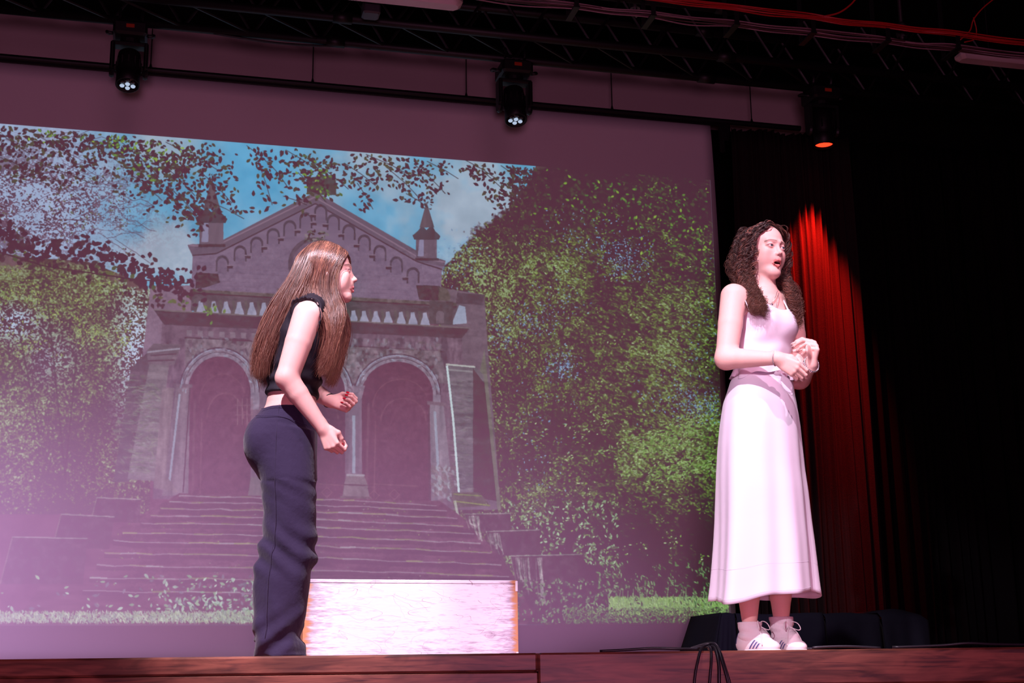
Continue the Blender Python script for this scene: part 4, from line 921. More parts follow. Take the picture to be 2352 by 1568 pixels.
# ---------------------------------------------------------------- a performer's local frame: s along the picture, t towards the camera, z up
class Frame:
    def __init__(f, G): f.G = np.asarray(G, float); f.D = float((f.G-CAM) @ FH)
    def L(f, px, py, t=0.0):                           # photo point at depth offset t -> local
        p = atd(px, py, f.D-t); v = p-f.G; return V3(v @ RH, t, p[2])
    def W(f, P): P = np.asarray(P, float); return f.G+P[..., 0:1]*RH-P[..., 1:2]*FH+P[..., 2:3]*V3(0, 0, 1)
    def mesh(f, name, V, Q, m, parent, smooth=True, cols=None):
        Q = Q[:, ::-1].copy() if isinstance(Q, np.ndarray) else Q
        return mk(name, f.W(V), Q, m, parent, smooth, cols)
def flipfix(Q): return Q[:, ::-1].copy()               # the local frame is mirrored against the world
# ---------------------------------------------------------------- head
def head_prims(O, R, s=1.0, open_mouth=0.0):
    """O: point between the eyes in the skull; R columns = (to the person's left, forward, up); millimetres inside"""
    k_ = 0.001*s; P = lambda x, y, z: O+R @ (V3(x, y, z)*k_)
    E = lambda c, r, k=10, op='u', rot=None: ell(P(*c), V3(*r)*k_, R if rot is None else R @ rot, k*k_, op)
    C = lambda a, b, ra, rb, k=8, op='u': cone(P(*a), P(*b), ra*k_, rb*k_, k*k_, op)
    o = open_mouth; J = -10*o                          # jaw drop
    pr = [E((0, -14, 30), (72, 90, 80)), E((0, 22, -34+J*0.4), (57, 60, 74), 22), C((0, 60, -100+J), (0, 56, -94+J), 17, 18, 22)]
    for s_ in (-1, 1):
        pr += [C((s_*50, -2, -52+J*0.3), (s_*14, 56, -98+J), 15, 14, 26), E((s_*37, 50, -26), (21, 20, 20), 20), C((s_*12, 77, 20), (s_*40, 64, 21), 6, 6, 18)]
    pr += [C((0, 30, -60), (0, 66, -50), 24, 22, 22)]
    for s_ in (-1, 1): pr.append(E((s_*31, 90, 1), (17, 15, 12), 16, 's'))
    pr += [C((0, 74, 8), (0, 91, -26), 6, 7.5, 12), E((0, 95, -31), (9, 9.5, 8), 9), E((40, 36, -50), (20, 26, 28), 20), E((-40, 36, -50), (20, 26, 28), 20)]
    for s_ in (-1, 1):
        pr += [E((s_*10.5, 85, -36), (7, 9, 6.5), 7), E((s_*31, 65.5, 0), (14.5, 14.5, 14.0), 6), E((s_*31, 80.5, -0.5), (12.5, 12, 3.4), 2.0, 's'),
               E((s_*5.2, 92, -42), (2.6, 3.6, 3.5), 2, 's')]
        pr += [E((s_*73, -8, -8), (6, 16, 29), 5, 'u', np.array(Matrix.Rotation(-0.25, 3, 'X'))), E((s_*79, -4, -6), (4, 9, 17), 4, 's')]
    zu, zl = -64+2*o, -73-10*o
    pr += [C((-21+2*o, 73, -69-3*o), (-5, 86, zu+1), 2.8, 4.4, 5), C((-5, 86, zu+1), (5, 86, zu+1), 4.4, 4.4, 4), C((21-2*o, 73, -69-3*o), (5, 86, zu+1), 2.8, 4.4, 5),
           C((-19+2*o, 72, -70-3*o), (0, 84, zl-2), 3, 5.6, 5), C((19-2*o, 72, -70-3*o), (0, 84, zl-2), 3, 5.6, 5)]
    if o > 0.2: pr.append(E((0, 84, (zu+zl)/2-0.5), (17.5, 18, 1.0+6.2*o), 2.2, 's'))
    else: pr.append(E((0, 93, -69), (18, 7, 0.9), 2, 's'))
    return pr
def head_cols(V, O, R, s, base, o=0.0, lip=(0.55, 0.12, 0.13), blush=.16):
    q = ((V-O) @ R)/(0.001*s); x, y, z = q.T; c = np.tile(np.array(base), (len(V), 1))
    def blend(m, col): c[:] = c*(1-m[:, None])+np.array(col)*m[:, None]
    inhead = (y > 20) & (np.abs(x) < 80)
    g = lambda cx, cz, rx, rz: np.exp(-((np.abs(x)-cx)/rx)**2-((z-cz)/rz)**2)*inhead
    blend(blush*g(42, -30, 18, 14), (0.80, 0.26, 0.24)); blend(0.10*g(0, -32, 10, 10), (0.75, 0.3, 0.26))
    zu, zl = -64+2*o, -73-10*o
    ml = np.exp(-(np.maximum(np.abs(x)-18, 0)/4)**2)*(y > 72)*(z < zu+6.5-0.012*x*x)*(z > zl-8+0.016*x*x); blend(0.75*ml, lip)
    if o > 0.2: blend(1.0*((np.abs(x) < 15) & (y > 50) & (y < 79) & (z < zu) & (z > zl)), (0.06, 0.01, 0.012))
    bz = 21+2*np.sin((np.abs(x)-10)/38*PI)-0.05*np.maximum(np.abs(x)-36, 0)**2*0.4
    mb = np.exp(-((z-bz)/2.6)**4)*(np.abs(x) > 11)*(np.abs(x) < 50)*(y > 45); blend(0.72*mb, (0.10, 0.045, 0.035))
    re = np.sqrt(((np.abs(x)-31)/15.5)**2+((z+0.5)/7.2)**2); blend(0.8*np.exp(-((re-0.85)/0.24)**2)*(y > 55)*(z > -2.5), (0.10, 0.04, 0.05)); blend(0.25*np.exp(-((re-1.0)/0.35)**2)*(y > 55), (0.45, 0.16, 0.18))
    return np.clip(c, 0, 1)
EYEM = mat('eye', (1, 1, 1), 0.12, attr=True)
def eyes(fr, O, R, s, parent, look=(0, 1, 0), iris=(0.16, 0.22, 0.25)):
    for sx in (-1, 1):
        c = O+R @ (V3(sx*31, 66.0, 0)*0.001*s); r = 0.0128*s; lk = R @ nrm(look); V = []; n, m_ = 20, 28
        a = nrm(np.cross(lk, [0.1, 0.2, 1])); b = np.cross(lk, a); cc = []
        for i in range(n+1):
            th = PI*i/n
            for j in range(m_):
                ph = 2*PI*j/m_; V.append(c+r*(math.cos(th)*lk+math.sin(th)*(math.cos(ph)*a+math.sin(ph)*b)))
                cc.append((0.01, 0.01, 0.01) if th < 0.22 else (iris if th < 0.49 else (0.03, 0.04, 0.05) if th < 0.56 else (0.55, 0.48, 0.50)))
        F = [(i*m_+j, i*m_+(j+1) % m_, (i+1)*m_+(j+1) % m_, (i+1)*m_+j) for i in range(n) for j in range(m_)]
        fr.mesh('eyeball', np.array(V), F, EYEM, parent, True, np.array(cc))
# ---------------------------------------------------------------- hand
def hand_prims(Wp, X, Yv, Z, s=1.0, curls=None, spread=0.0, thumb=None):
    """Wp wrist; X towards the knuckles, Yv thumb side, Z back of the hand; returns prims and the finger tip frames"""
    X, Yv, Z = nrm(X), nrm(Yv), nrm(Z); k = s; P = lambda x, y, z: Wp+(X*x+Yv*y+Z*z)*0.001*k
    kn = [(84, 27, 2), (88, 9, 4), (84, -9, 3), (77, -25, 0)]; Ls = [(43, 26, 21), (47, 29, 22), (44, 27, 21), (34, 20, 19)]; rs = [(8.6, 7.6, 6.8, 5.6), (8.8, 7.8, 7, 5.8), (8.4, 7.4, 6.6, 5.4), (7.4, 6.4, 5.8, 4.8)]
    curls = curls or [(50, 60, 40)]*4; pr = []; tips = []
    for i in range(4):
        pr.append(cone(P(6, kn[i][1]*0.55, -1), P(*kn[i]), 0.0115*k, 0.0100*k, 0.012*k))
    pr.append(ell(P(44, 2, -7), V3(44, 32, 12)*0.001*k, np.stack([X, Yv, Z], 1), 0.012*k)); pr.append(ell(P(32, 22, -13), V3(28, 15, 13)*0.001*k, np.stack([X, Yv, Z], 1), 0.012*k))
    pr.append(cone(P(-20, 0, -2), P(12, 0, -3), 0.0225*k, 0.0215*k, 0.014*k))
    for i in range(4):
        p = P(*kn[i]); a = 0; yaw = spread*(1.5-i)*0.06
        for j in range(3):
            a += math.radians(curls[i][j]); d = X*math.cos(a)-Z*math.sin(a)+Yv*yaw*math.cos(a); d = nrm(d); q = p+d*Ls[i][j]*0.001*k
            pr.append(cone(p, q, rs[i][j]*0.001*k, rs[i][j+1]*0.001*k, 0.0035*k)); up = nrm(X*math.sin(a)+Z*math.cos(a)); p = q
        tips.append((p, d, up, rs[i][3]*0.001*k))
    th = thumb or [(22, 24, -10), (48, 44, -16), (74, 46, -24), (96, 38, -32)]
    tp = [P(*t) for t in th]; pr += chain(tp, [0.0135*k, 0.0110*k, 0.0095*k, 0.0072*k], 0.006*k)
    d = nrm(tp[3]-tp[2]); up = nrm(Yv-d*(Yv @ d)); tips.append((tp[3], d, up, 0.0072*k)); return pr, tips
def nails(fr, tips, m, parent, s=1.0):
    for (p, d, up, r) in tips:
        sd = np.cross(d, up); V = []; n = 5
        for i in range(n):
            for j in range(n):
                u, v = (j/(n-1)-0.5)*2, i/(n-1); wd = r*0.82*(1 if v < 0.6 else math.sqrt(max(0.05, 1-((v-0.6)/0.45)**2)))
                V.append(p+d*(-0.007+v*0.0145)*s+sd*u*wd+up*(r*(0.99-0.34*u*u)+0.0008))
        F = [(i*n+j, i*n+j+1, (i+1)*n+j+1, (i+1)*n+j) for i in range(n-1) for j in range(n-1)]
        o = fr.mesh('fingernail', np.array(V), F, m, parent, True); q = o.modifiers.new('t', 'SOLIDIFY'); q.thickness = 0.0008; q.offset = 0
SKINC = (0.80, 0.47, 0.42)
SKIN = mat('skin', (1, 1, 1), 0.5, attr=True, sss=0.16, spec=0.2, bump=0.04, bscale=350)
def strands(fr, name, curves, rad, m, parent, n=3, cols=None):
    """curves: (N, K, 3) local points; rad (N, K) -> one mesh of tapering tubes"""
    C_ = np.asarray(curves); N_, K, _ = C_.shape; T_ = np.gradient(C_, axis=1); T_ /= np.linalg.norm(T_, axis=2, keepdims=True)+1e-9
    a = np.array([0.31, 0.91, 0.27]); u = np.cross(T_, a); u /= np.linalg.norm(u, axis=2, keepdims=True)+1e-9; w_ = np.cross(T_, u)
    an = 2*PI*np.arange(n)/n; ring = u[:, :, None]*np.cos(an)[None, None, :, None]+w_[:, :, None]*np.sin(an)[None, None, :, None]
    V = C_[:, :, None]+ring*rad[:, :, None, None]; V = V.reshape(-1, 3)
    i, j, k = np.meshgrid(np.arange(N_), np.arange(K-1), np.arange(n), indexing='ij'); b = (i*K+j)*n
    Q = np.stack([b+k, b+(k+1) % n, b+n+(k+1) % n, b+n+k], -1).reshape(-1, 4)
    cc = None if cols is None else np.repeat(np.asarray(cols).reshape(N_, -1, 3) if np.asarray(cols).ndim == 3 else np.repeat(np.asarray(cols)[:, None], K, 1), n, axis=1).reshape(-1, 3)
    o = mk(name, fr.W(V), Q, m, parent, True, cc); o['kind'] = 'stuff'; return o
def lift(P_, c, R, r):                                  # keep hair outside the skull
    q = ((P_-c) @ R)/r; n_ = np.linalg.norm(q, axis=-1, keepdims=True); return np.where(n_ < 1, c+(P_-c)/np.maximum(n_, .3), P_)
def resample(P, K):                                    # smooth polyline to K points
    P = smooth_path(P, 8); d = np.r_[0, np.cumsum(np.linalg.norm(np.diff(P, axis=0), axis=1))]; t = np.linspace(0, d[-1], K)
    return np.stack([np.interp(t, d, P[:, i]) for i in range(P.shape[1])], 1)
# ================================================================== PERFORMER IN BLACK (seen from her right side)
fa = Frame(GL); LA = fa.L
pa = thing('person', GL, 'long-haired person in black sleeveless top and wide black trousers, leaning forward in profile', 'person')
KA = 0.00163
def secA(py, pxl, pxr, hw, tc=0.0, grow=0.0):
    a, b = LA(pxl, py, tc), LA(pxr, py, tc); return (a[2], (a[0]+b[0])/2, tc, (b[0]-a[0])/2+grow, hw+grow)
torsoA = [(690, 688, 752, .075), (712, 672, 756, .125), (740, 652, 752, .142), (775, 640, 752, .142), (800, 634, 754, .138), (830, 628, 748, .132), (860, 622, 738, .124), (895, 615, 730, .118), (915, 612, 728, .118), (940, 611, 727, .124)]
hipsA = [(932, 611, 726, .124), (955, 596, 727, .140), (981, 577, 727, .156), (1013, 569, 726, .162), (1045, 572, 725, .160), (1077, 585, 725, .155), (1105, 600, 726, .150)]
T0 = [secA(*r) for r in torsoA]; H0 = [secA(*r) for r in hipsA]
shN, shF = LA(706, 724, .150), LA(722, 722, -.150)
elN, wrN = LA(659, 868, .195), LA(741, 983, .165)
elF, wrF = LA(700, 885, -.20), LA(760, 922, -.10)
hOA = LA(759, 627, 0.0)
yawA, pitA = math.radians(-7), math.radians(3)
fwA = nrm((math.cos(yawA)*math.cos(pitA), math.sin(yawA)*math.cos(pitA), math.sin(pitA))); lfA = nrm(V3(-fwA[1], fwA[0], 0)*-1); upA = np.cross(fwA, lfA)
if upA[2] < 0: upA = -upA
RA = np.stack([lfA, fwA, upA], 1); hs = 0.985
prA = [loft([(z, x, y, a-.004, b-.004) for z, x, y, a, b in T0], 0.03, cap=0.03), loft([(z, x, y, a-.006, b-.006) for z, x, y, a, b in H0], 0.03, cap=0.03)]
prA += [cone(LA(724, 716, 0), LA(745, 676, 0), .062, .050, .035), cone(LA(745, 676, 0), LA(752, 650, 0), .050, .052, .02),
        cone(LA(716, 712, -.11), LA(714, 712, .11), .042, .042, .05)]
for (sh, el, wr) in ((shN, elN, wrN), (shF, elF, wrF)):
    mid = sh*0.55+el*0.45
    prA += chain([sh, mid, el], [.055, .0505, .0425], .012)
    m2 = el*0.68+wr*0.32; prA += chain([el, m2, wr], [.0420, .0385, .0240], .012)
for sg in (1, -1):                                     # legs, hidden in the trousers
    prA += chain([LA(655, 1060, .085*sg), LA(668, 1270, .08*sg), LA(636, 1480, .075*sg)], [.075, .050, .036], .02); f0_ = LA(636, 1500, .075*sg)
    prA += [cone(V3(f0_[0], f0_[1], .036), V3(f0_[0]+.05, f0_[1], .030), .032, .024, .02)]
prA += head_prims(hOA, RA, hs, 0.12)
hpN, tpN = hand_prims(wrN, (0.46, 0.02, -0.88), (0.80, 0.30, 0.42), (-0.42, 0.88, -0.2), 0.92, [(42, 78, 55), (50, 80, 55), (56, 80, 55), (60, 80, 55)], thumb=[(20, 24, -8), (46, 40, -18), (70, 34, -30), (88, 20, -36)])
hpF, tpF = hand_prims(wrF, (0.97, 0.10, -0.30), (0.18, -0.55, 0.82), (-0.1, -0.84, -0.52), 0.90, [(56, 74, 52), (58, 76, 52), (60, 78, 52), (62, 78, 52)], thumb=[(20, 24, -10), (44, 38, -24), (66, 34, -36), (84, 24, -42)])
prA += hpN+hpF
lo = V3(-.22, -.34, 0.0); hi = V3(.36, .34, 1.72)
hb0, hb1 = hOA-V3(.13, .11, .155), hOA+V3(.14, .11, .135)
nb0, nb1 = wrN-V3(.05, .08, .15), wrN+V3(.15, .08, .04); fb0, fb1 = wrF-V3(.04, .09, .09), wrF+V3(.16, .09, .08)
Vb, Qb = sculpt(prA, lo, hi, .0046, [(hb0, hb1, .0018), (nb0, nb1, .0021), (fb0, fb1, .0021)])
Vb = Vb[:, :]
body = fa.mesh('body', Vb, Qb, SKIN, pa, True, head_cols(Vb, hOA, RA, hs, SKINC, 0.12))
eyes(fa, hOA, RA, hs, pa, (0, 1, 0.0), (0.05, 0.03, 0.025))
NAILR = mat('red_nail_varnish', (0.55, 0.01, 0.03), 0.15)
nails(fa, tpF, NAILR, pa, .9); nails(fa, tpN, NAILR, pa, .9)
m_ = MB(); cb = wrF*0.94+elF*0.06; ax_ = nrm(wrF-elF); u = nrm(np.cross(ax_, (0, 0, 1))); v = np.cross(ax_, u); th = np.linspace(0, 2*PI, 33)
m_.tube(cb+.0265*(np.cos(th)[:, None]*u+np.sin(th)[:, None]*v), .0032, 6, False)
Vt = np.concatenate(m_.v); fa.mesh('dark_wristband', Vt, m_.f, BLACK, pa)
# --- crop top
TOPM = mat('black_ribbed_jersey', (0.016, 0.012, 0.020), 0.75, spec=0.25, bump=0.25, bscale=90, stretch=(1, 1, 0.4))
def tfold(u, v, Z): return -.0060*np.sin(Z*110+6*u+9*v)*np.exp(-((Z-T0[1][0]*0-LA(670, 885, 0)[2])/.06)**2)-.0022*np.sin(Z*60+u*30)*1.0-.0015*np.sin(u*55+Z*30)
hemz, nkz = LA(640, 912, 0)[2], LA(715, 694, 0)[2]
tp = [loft([(z, x, y, a+.0045, b+.0045) for z, x, y, a, b in T0 if z > hemz-.02], 0.03, cap=0.004, fold=tfold), cone(LA(716, 712, -.12), LA(714, 712, .12), .0475, .0475, .05), cone(LA(722, 722, 0), LA(738, 690, 0), .066, .062, .03),
      ell(LA(722, 792, .0), (.055, .115, .06), None, .03)]
def cut(fn, k=.003): return Prim(fn, (-9, -9, -9), (9, 9, 9), 's', k)
tp.append(cut(lambda X, Y, Z: (Z-hemz)+0.10*(X-0.0)+0*Y))        # keep what is above the hem
a_ = LA(738, 690, 0); tp.append(cut(lambda X, Y, Z: -(Z-a_[2])-0.55*(X-a_[0])+0*Y))
for sg, sh in ((1, shN), (-1, shF)):                   # arm holes
    c = sh+V3(.004, .045*sg, .0); tp.append(cone(c+V3(0, 0, .03), c+V3(-.012, .0, -.13), .066, .055, .006, 's'))
Vc, Qc = sculpt(tp, lo+V3(0, 0, .8), hi, .0042); topo = fa.mesh('crop_top', Vc, Qc, TOPM, pa, True)
# ruffled strap edge round the near shoulder
pth = resample(np.array([LA(668, 722, .165), LA(672, 703, .168), LA(686, 694, .165), LA(703, 692, .155), LA(722, 696, .150), LA(735, 712, .158), LA(738, 735, .165), LA(734, 758, .168)]), 70); V = []
for i, p in enumerate(pth):
    for j in range(5): V.append(p+V3(-.1*(j/4)*.02*math.sin(i*.8), .006+j*.0032, .007*j*0.45+.0035*j/4*math.sin(i*1.3)+.002*math.sin(i*.57)))
F = [(i*5+j, i*5+j+1, i*5+j+6, i*5+j+5) for i in range(69) for j in range(4)]
o = fa.mesh('shoulder_ruffle', np.array(V), F, TOPM, pa, True); q = o.modifiers.new('t', 'SOLIDIFY'); q.thickness = .0025
# --- trousers
TROU = mat('black_cotton_trousers', (0.028, 0.019, 0.052), 0.85, spec=0.2, bump=0.30, bscale=55, stretch=(1, 1, 0.8), sheen=0.15)
NZ = np.random.default_rng(3); FD = [(nrm(NZ.normal(0, 1, 3)*V3(1, 1, 1.3)), NZ.uniform(26, 75), NZ.uniform(0, 6)) for _ in range(9)]
kz, az = LA(650, 1290, 0)[2], LA(650, 1470, 0)[2]
def pfold(X, Y, Z):
    d = 0
    for v, f_, p_ in FD: d = d+np.sin((X*v[0]+Y*v[1]+Z*v[2])*f_+p_+2.2*np.sin(X*14+Z*9+p_))/9
    kn_ = np.exp(-((Z-kz-.03)/.09)**2); an_ = np.exp(-((Z-az+.03)/.10)**2)
    s1 = np.sin((Z*1.0+X*0.55)*70+1.5*np.sin(X*20)); s2 = np.sin((Z*1.0-X*0.9)*62+1.2*np.sin(Y*22+Z*15)); s3 = np.sin((X*1.0+Z*0.16)*66+3*np.sin(Z*7))
    hp = np.exp(-((Z-LA(650, 1060, 0)[2])/.13)**2)
    return .0075*d+.0065*kn_*s1+.0085*an_*s2+.0035*s3*np.clip((kz+.2-Z)/.3, 0, 1)+.0042*hp*np.sin((Z+X*.35)*105+2*np.sin(X*16))
def legsec(rows, tc, sh, hw): return [(LA(pl, py, tc)[2], (LA(pl, py, tc)[0]+LA(pr_, py, tc)[0])/2+sh, tc*fc, (LA(pr_, py, tc)[0]-LA(pl, py, tc)[0])/2, h_) for (py, pl, pr_, h_, fc) in rows]
rows = [(990, 592, 720, .080, .85), (1060, 588, 723, .090, .95), (1099, 600, 725, .092, 1), (1153, 606, 726, .088, 1), (1190, 605, 727, .086, 1), (1234, 603, 727, .084, 1), (1277, 593, 728, .086, 1.0), (1310, 587, 719, .088, 1), (1342, 584, 711, .090, 1.02), (1396, 583, 703, .094, 1.03), (1440, 584, 700, .098, 1.04), (1475, 584, 687, .10, 1.05), (1500, 585, 697, .10, 1.05), (1514, 586, 708, .10, 1.05)]
def zeroed(S): S = sorted(S); z0 = S[0][0]; S[0] = (0.004,)+tuple(S[0][1:]); return S
near, far = zeroed(legsec(rows, .086, 0, 0)), zeroed(legsec([(a, b+3, c-3, d, e) for a, b, c, d, e in rows], -.086, 0, 0))
H1 = [(z, x, y, a+.003, b+.003) for z, x, y, a, b in H0]
ps = [loft(H1, .02, cap=.010), loft(near, .022, cap=.006), loft(far, .022, cap=.006), ell(LA(596, 1018, .075), (.050, .080, .080), None, .05), ell(LA(596, 1018, -.075), (.050, .080, .080), None, .05),
      cone(LA(668, 1486, .09), LA(694, 1512, .10), .046, .028, .02), cone(LA(668, 1486, -.09), LA(694, 1512, -.09), .046, .028, .02), Prim(lambda X, Y, Z: pfold(X, Y, Z), (-.3, -.3, 0), (.3, .3, H1[-1][0]-.03), 'd', 0)]
wz = LA(640, 933, .1)[2]; ps.append(cut(lambda X, Y, Z: -(Z-wz)+0.02*X+0*Y)); ps.append(cut(lambda X, Y, Z: (Z-.003)+0*X+0*Y))
Vp, Qp = sculpt(ps, V3(-.24, -.27, -.01), V3(.24, .27, 1.1), .0046); trou = fa.mesh('trousers', Vp, Qp, TROU, pa, True)
def onsurf(V, p, d):                                   # nearest mesh vertex along a lateral ray
    q = V-p; al = q @ d; r2 = (q*q).sum(1)-al*al; m = r2 < .012**2
    return p+d*(al[m].max() if m.any() else 0)
def seam(name, pxs, V, m, parent, r=.0010, t0=.0, off=-.0005):
    P_ = [onsurf(V, LA(x, y, t0), V3(0, 1, 0))+V3(0, off, 0) for x, y in pxs]; m2_ = MB(); m2_.tube(resample(np.array(P_), 60), r, 5)
    return fa.mesh(name, np.concatenate(m2_.v), m2_.f, m, parent, True)
Vps = Vp[Vp[:, 1] > 0]
seam('side_seam', [(655, 945), (652, 1000), (650, 1060), (648, 1120), (650, 1180), (648, 1240), (640, 1290), (634, 1350), (632, 1410), (630, 1470)], Vps, TROU, trou)
seam('yoke_seam', [(600, 968), (625, 972), (655, 973), (690, 982), (716, 990)], Vps, TROU, trou)
seam('waistband_seam', [(611, 951), (640, 950), (672, 952), (712, 960)], Vps, TROU, trou, .0008)
# shoes under the hems
SHB = mat('black_shoe', (0.02, 0.018, 0.02), 0.5)
for sg in (1, -1):
    c = V3(LA(640, 1500, .085*sg)[0], .088*sg, 0)
    Vs_, Qs_ = sculpt([ell(c+V3(.0, 0, .035), (.065, .034, .040), None, .02), ell(c+V3(.045, 0, .020), (.055, .034, .022), None, .03), Prim(lambda X, Y, Z: -(Z-.002)+0*X+0*Y, (-9,)*3, (9,)*3, 's', 0) if False else cut(lambda X, Y, Z: (Z-.002)+0*X+0*Y)], c-V3(.1, .07, .02), c+V3(.18, .07, .1), .005)
    fa.mesh('shoe', Vs_, Qs_, SHB, pa, True)
# --- hair: long and straight, parted on top
HAIRA = mat('brown_hair', (1, 1, 1), 0.40, attr=True, spec=0.7)
G_ = [  # guides from front of the parting to the back (photo px), drawn as the outline that side of the hair follows
 [(798, 582), (801, 594), (789, 612), (778, 642), (781, 690), (791, 718), (791, 748), (781, 782), (768, 825), (753, 872)],
 [(790, 572), (795, 588), (780, 620), (770, 660), (775, 705), (785, 735), (784, 770), (775, 805), (762, 850), (752, 872)],
 [(778, 564), (780, 590), (765, 630), (762, 670), (768, 710), (776, 745), (775, 780), (768, 815), (757, 852), (748, 866)],
 [(762, 557), (760, 590), (748, 630), (744, 672), (756, 708), (769, 742), (772, 775), (768, 805), (758, 832), (748, 850)],
 [(748, 554), (742, 590), (728, 635), (716, 670), (718, 694), (734, 716), (752, 742), (760, 772), (757, 800), (750, 826)],
 [(735, 554), (724, 590), (708, 635), (692, 672), (678, 700), (662, 735), (643, 775), (628, 815), (616, 845), (608, 868)],
 [(722, 557), (708, 592), (690, 636), (674, 672), (660, 702), (645, 740), (626, 780), (613, 820), (606, 850), (603, 878)],
 [(710, 563), (695, 595), (681, 636), (661, 674), (645, 705), (628, 745), (610, 785), (600, 825), (597, 852), (599, 872)],
 [(698, 573), (684, 600), (673, 638), (650, 677), (630, 712), (614, 750), (602, 795), (597, 828), (596, 850), (599, 868)]]
GP = np.array([[LA(x, y, 0) for x, y in g] for g in G_]); GT = [0.072, 0.074, 0.076, 0.078, 0.080, 0.078, 0.076, 0.070, 0.060]
def hairA(n, K, seed):
    LB_ = np.random.default_rng(9).uniform(.45, 1.7, 60)
    wl = np.random.default_rng(4).normal(0, .006, (10, 3))
    r2 = np.random.default_rng(seed); out = []; rad = []; cc = []
    for _ in range(n):
        a = r2.random()*8; 
        a = min(max(a, 0), 7.999); i = int(a); f = a-i
        g = GP[i]*(1-f)+GP[i+1]*f; sd = 1 if r2.random() < .62 else -1; c = 1-abs(r2.normal(0, .10)) if a < 7.0 else r2.uniform(0.05, 1)
        short = i == 4 and .12 < f < .88
        if short: g = g[:6]
        g = g[:max(6, int(10-r2.integers(0, 3)*(r2.random() < .5)))]
        m2 = len(g); u = np.arange(m2)/9; T = (GT[i]*(1-f)+GT[i+1]*f)*c
        prof = np.interp(u, [0, .11, .22, .33, .5, 1], [.06, .78, .98, 1.0, 1.05, 1.1])
        if a <= 4.5: prof = prof+np.interp(u, [0, .42, .6, 1], [0, .0, .55, .45])*(1 if sd > 0 else .6)     # over the chest
        else: prof = prof*np.interp(u, [0, .4, 1], [1, 1.25, 1.35])
        pts = g.copy(); pts[:, 1] = sd*T*prof
        inn = 1-0.10*(1-c); hc = hOA+V3(-.02, 0, .02); w2 = np.interp(u, [0, .3, .5], [1, 1, 0])[:, None]; pts = pts*(1-w2)+(hc+(pts-hc)*np.array([inn, 1, inn]))*w2
        pts += r2.normal(0, 1, 3)*np.array([.004, .003, .003])*np.linspace(.3, 2.6, m2)[:, None]+wl[i]*np.linspace(0, 1, m2)[:, None]**2*np.array([1, .6, 0])+r2.normal(0, .0022, (m2, 3))*np.linspace(.2, 1.3, m2)[:, None]
        R_ = resample(pts, K); wv = np.linspace(0, 1, K); R_ = lift(R_, hOA+RA @ (V3(0, -18, 32)*.001*hs), RA, V3(87, 98, 85)*.001*hs*r2.uniform(1, 1.05)); R_[:, 0] += .004*wv*np.sin(wv*9+a*3+r2.uniform(0, 1)); out.append(R_)
        rad.append(np.interp(wv, [0, .1, .8, 1], [.0007, .0010, .0008, .0002]))
        base = np.array([(0.110, 0.050, 0.040), (0.16, 0.072, 0.052), (0.065, 0.030, 0.026), (0.24, 0.11, 0.065), (0.12, 0.052, 0.040)][r2.integers(5)])*r2.uniform(.8, 1.2)*LB_[int(a*7)]; tip = np.array([0.26, 0.085, 0.045])
        cc.append(base*(1-.55*wv[:, None]**1.5)+tip*.55*wv[:, None]**1.5)
    return np.array(out), np.array(rad), np.array(cc)
ca_, ra_, co_ = hairA(5600, 18, 11)
scalp = [ell(hOA+RA @ (V3(0, -20, 34)*.001*hs), V3(77, 93, 80)*.001*hs, RA, .01)]
scalp.append(cut(lambda X, Y, Z: -((X-hOA[0]-.052)-0.25*(Z-hOA[2]))+0*Y, .01)) if False else None
def facecut(X, Y, Z):                                  # free the face
    return -(((X-hOA[0])*fwA[0]+(Y-hOA[1])*fwA[1]+(Z-hOA[2])*fwA[2])-.020-0.30*np.clip(((Z-hOA[2])*1.0), -.05, .2))
scalp = [s_ for s_ in scalp if s_ is not None]+[Prim(lambda X, Y, Z: -facecut(X, Y, Z)*-1, (-9,)*3, (9,)*3, 's', .006)]
Vh, Qh = sculpt(scalp, hOA-V3(.15, .12, .12), hOA+V3(.12, .12, .15), .004)
hairo = fa.mesh('hair', Vh, Qh, mat('dark_hair_roots', (0.10, 0.04, 0.028), 0.4, spec=0.6), pa, True) if len(Vh) else None
strands(fa, 'hair_strands', ca_, ra_, HAIRA, hairo, 3, co_)
# ================================================================== PERFORMER IN WHITE (turned three quarters to the right)
fb = Frame(GR); LB = fb.L
pb = thing('person', GR, 'curly-haired person in white sleeveless dress and sneakers, hands clasped at the waist', 'person')
ps_ = math.radians(30); pb_ = math.radians(32)
tl = math.radians(3); pt = math.radians(-3)
fwB = nrm((math.sin(ps_)*math.cos(pt), math.cos(ps_)*math.cos(pt), math.sin(pt))); lfB = nrm(np.cross((0, 0, 1), fwB)*-1)   # to her left: away, to the right
if lfB[0] < 0: lfB = -lfB
upB = np.cross(fwB, lfB); upB = upB if upB[2] > 0 else -upB
c_t, s_t = math.cos(tl), math.sin(tl); lfB, upB = lfB*c_t-upB*s_t, upB*c_t+lfB*s_t
RB = np.stack([lfB, fwB, upB], 1); hOB = LB(1758, 575, .0); hsB = 0.94; OM = 0.85
bf = V3(math.sin(pb_), math.cos(pb_), 0); br = V3(-math.cos(pb_), math.sin(pb_), 0)       # body front, her right
ang = math.atan2(br[1], br[0])
def secB(py, pxl, pxr, ratio=.72, grow=0.0, tc=0.0):   # outline width -> ellipse half axes in the body's own turn
    a, b = LB(pxl, py, tc), LB(pxr, py, tc); hw = (b[0]-a[0])/2; c, s_ = abs(br[0]), abs(bf[0])
    A = hw/math.sqrt(c*c+(ratio*s_)**2); return (a[2], (a[0]+b[0])/2, tc, A+grow, A*ratio+grow)
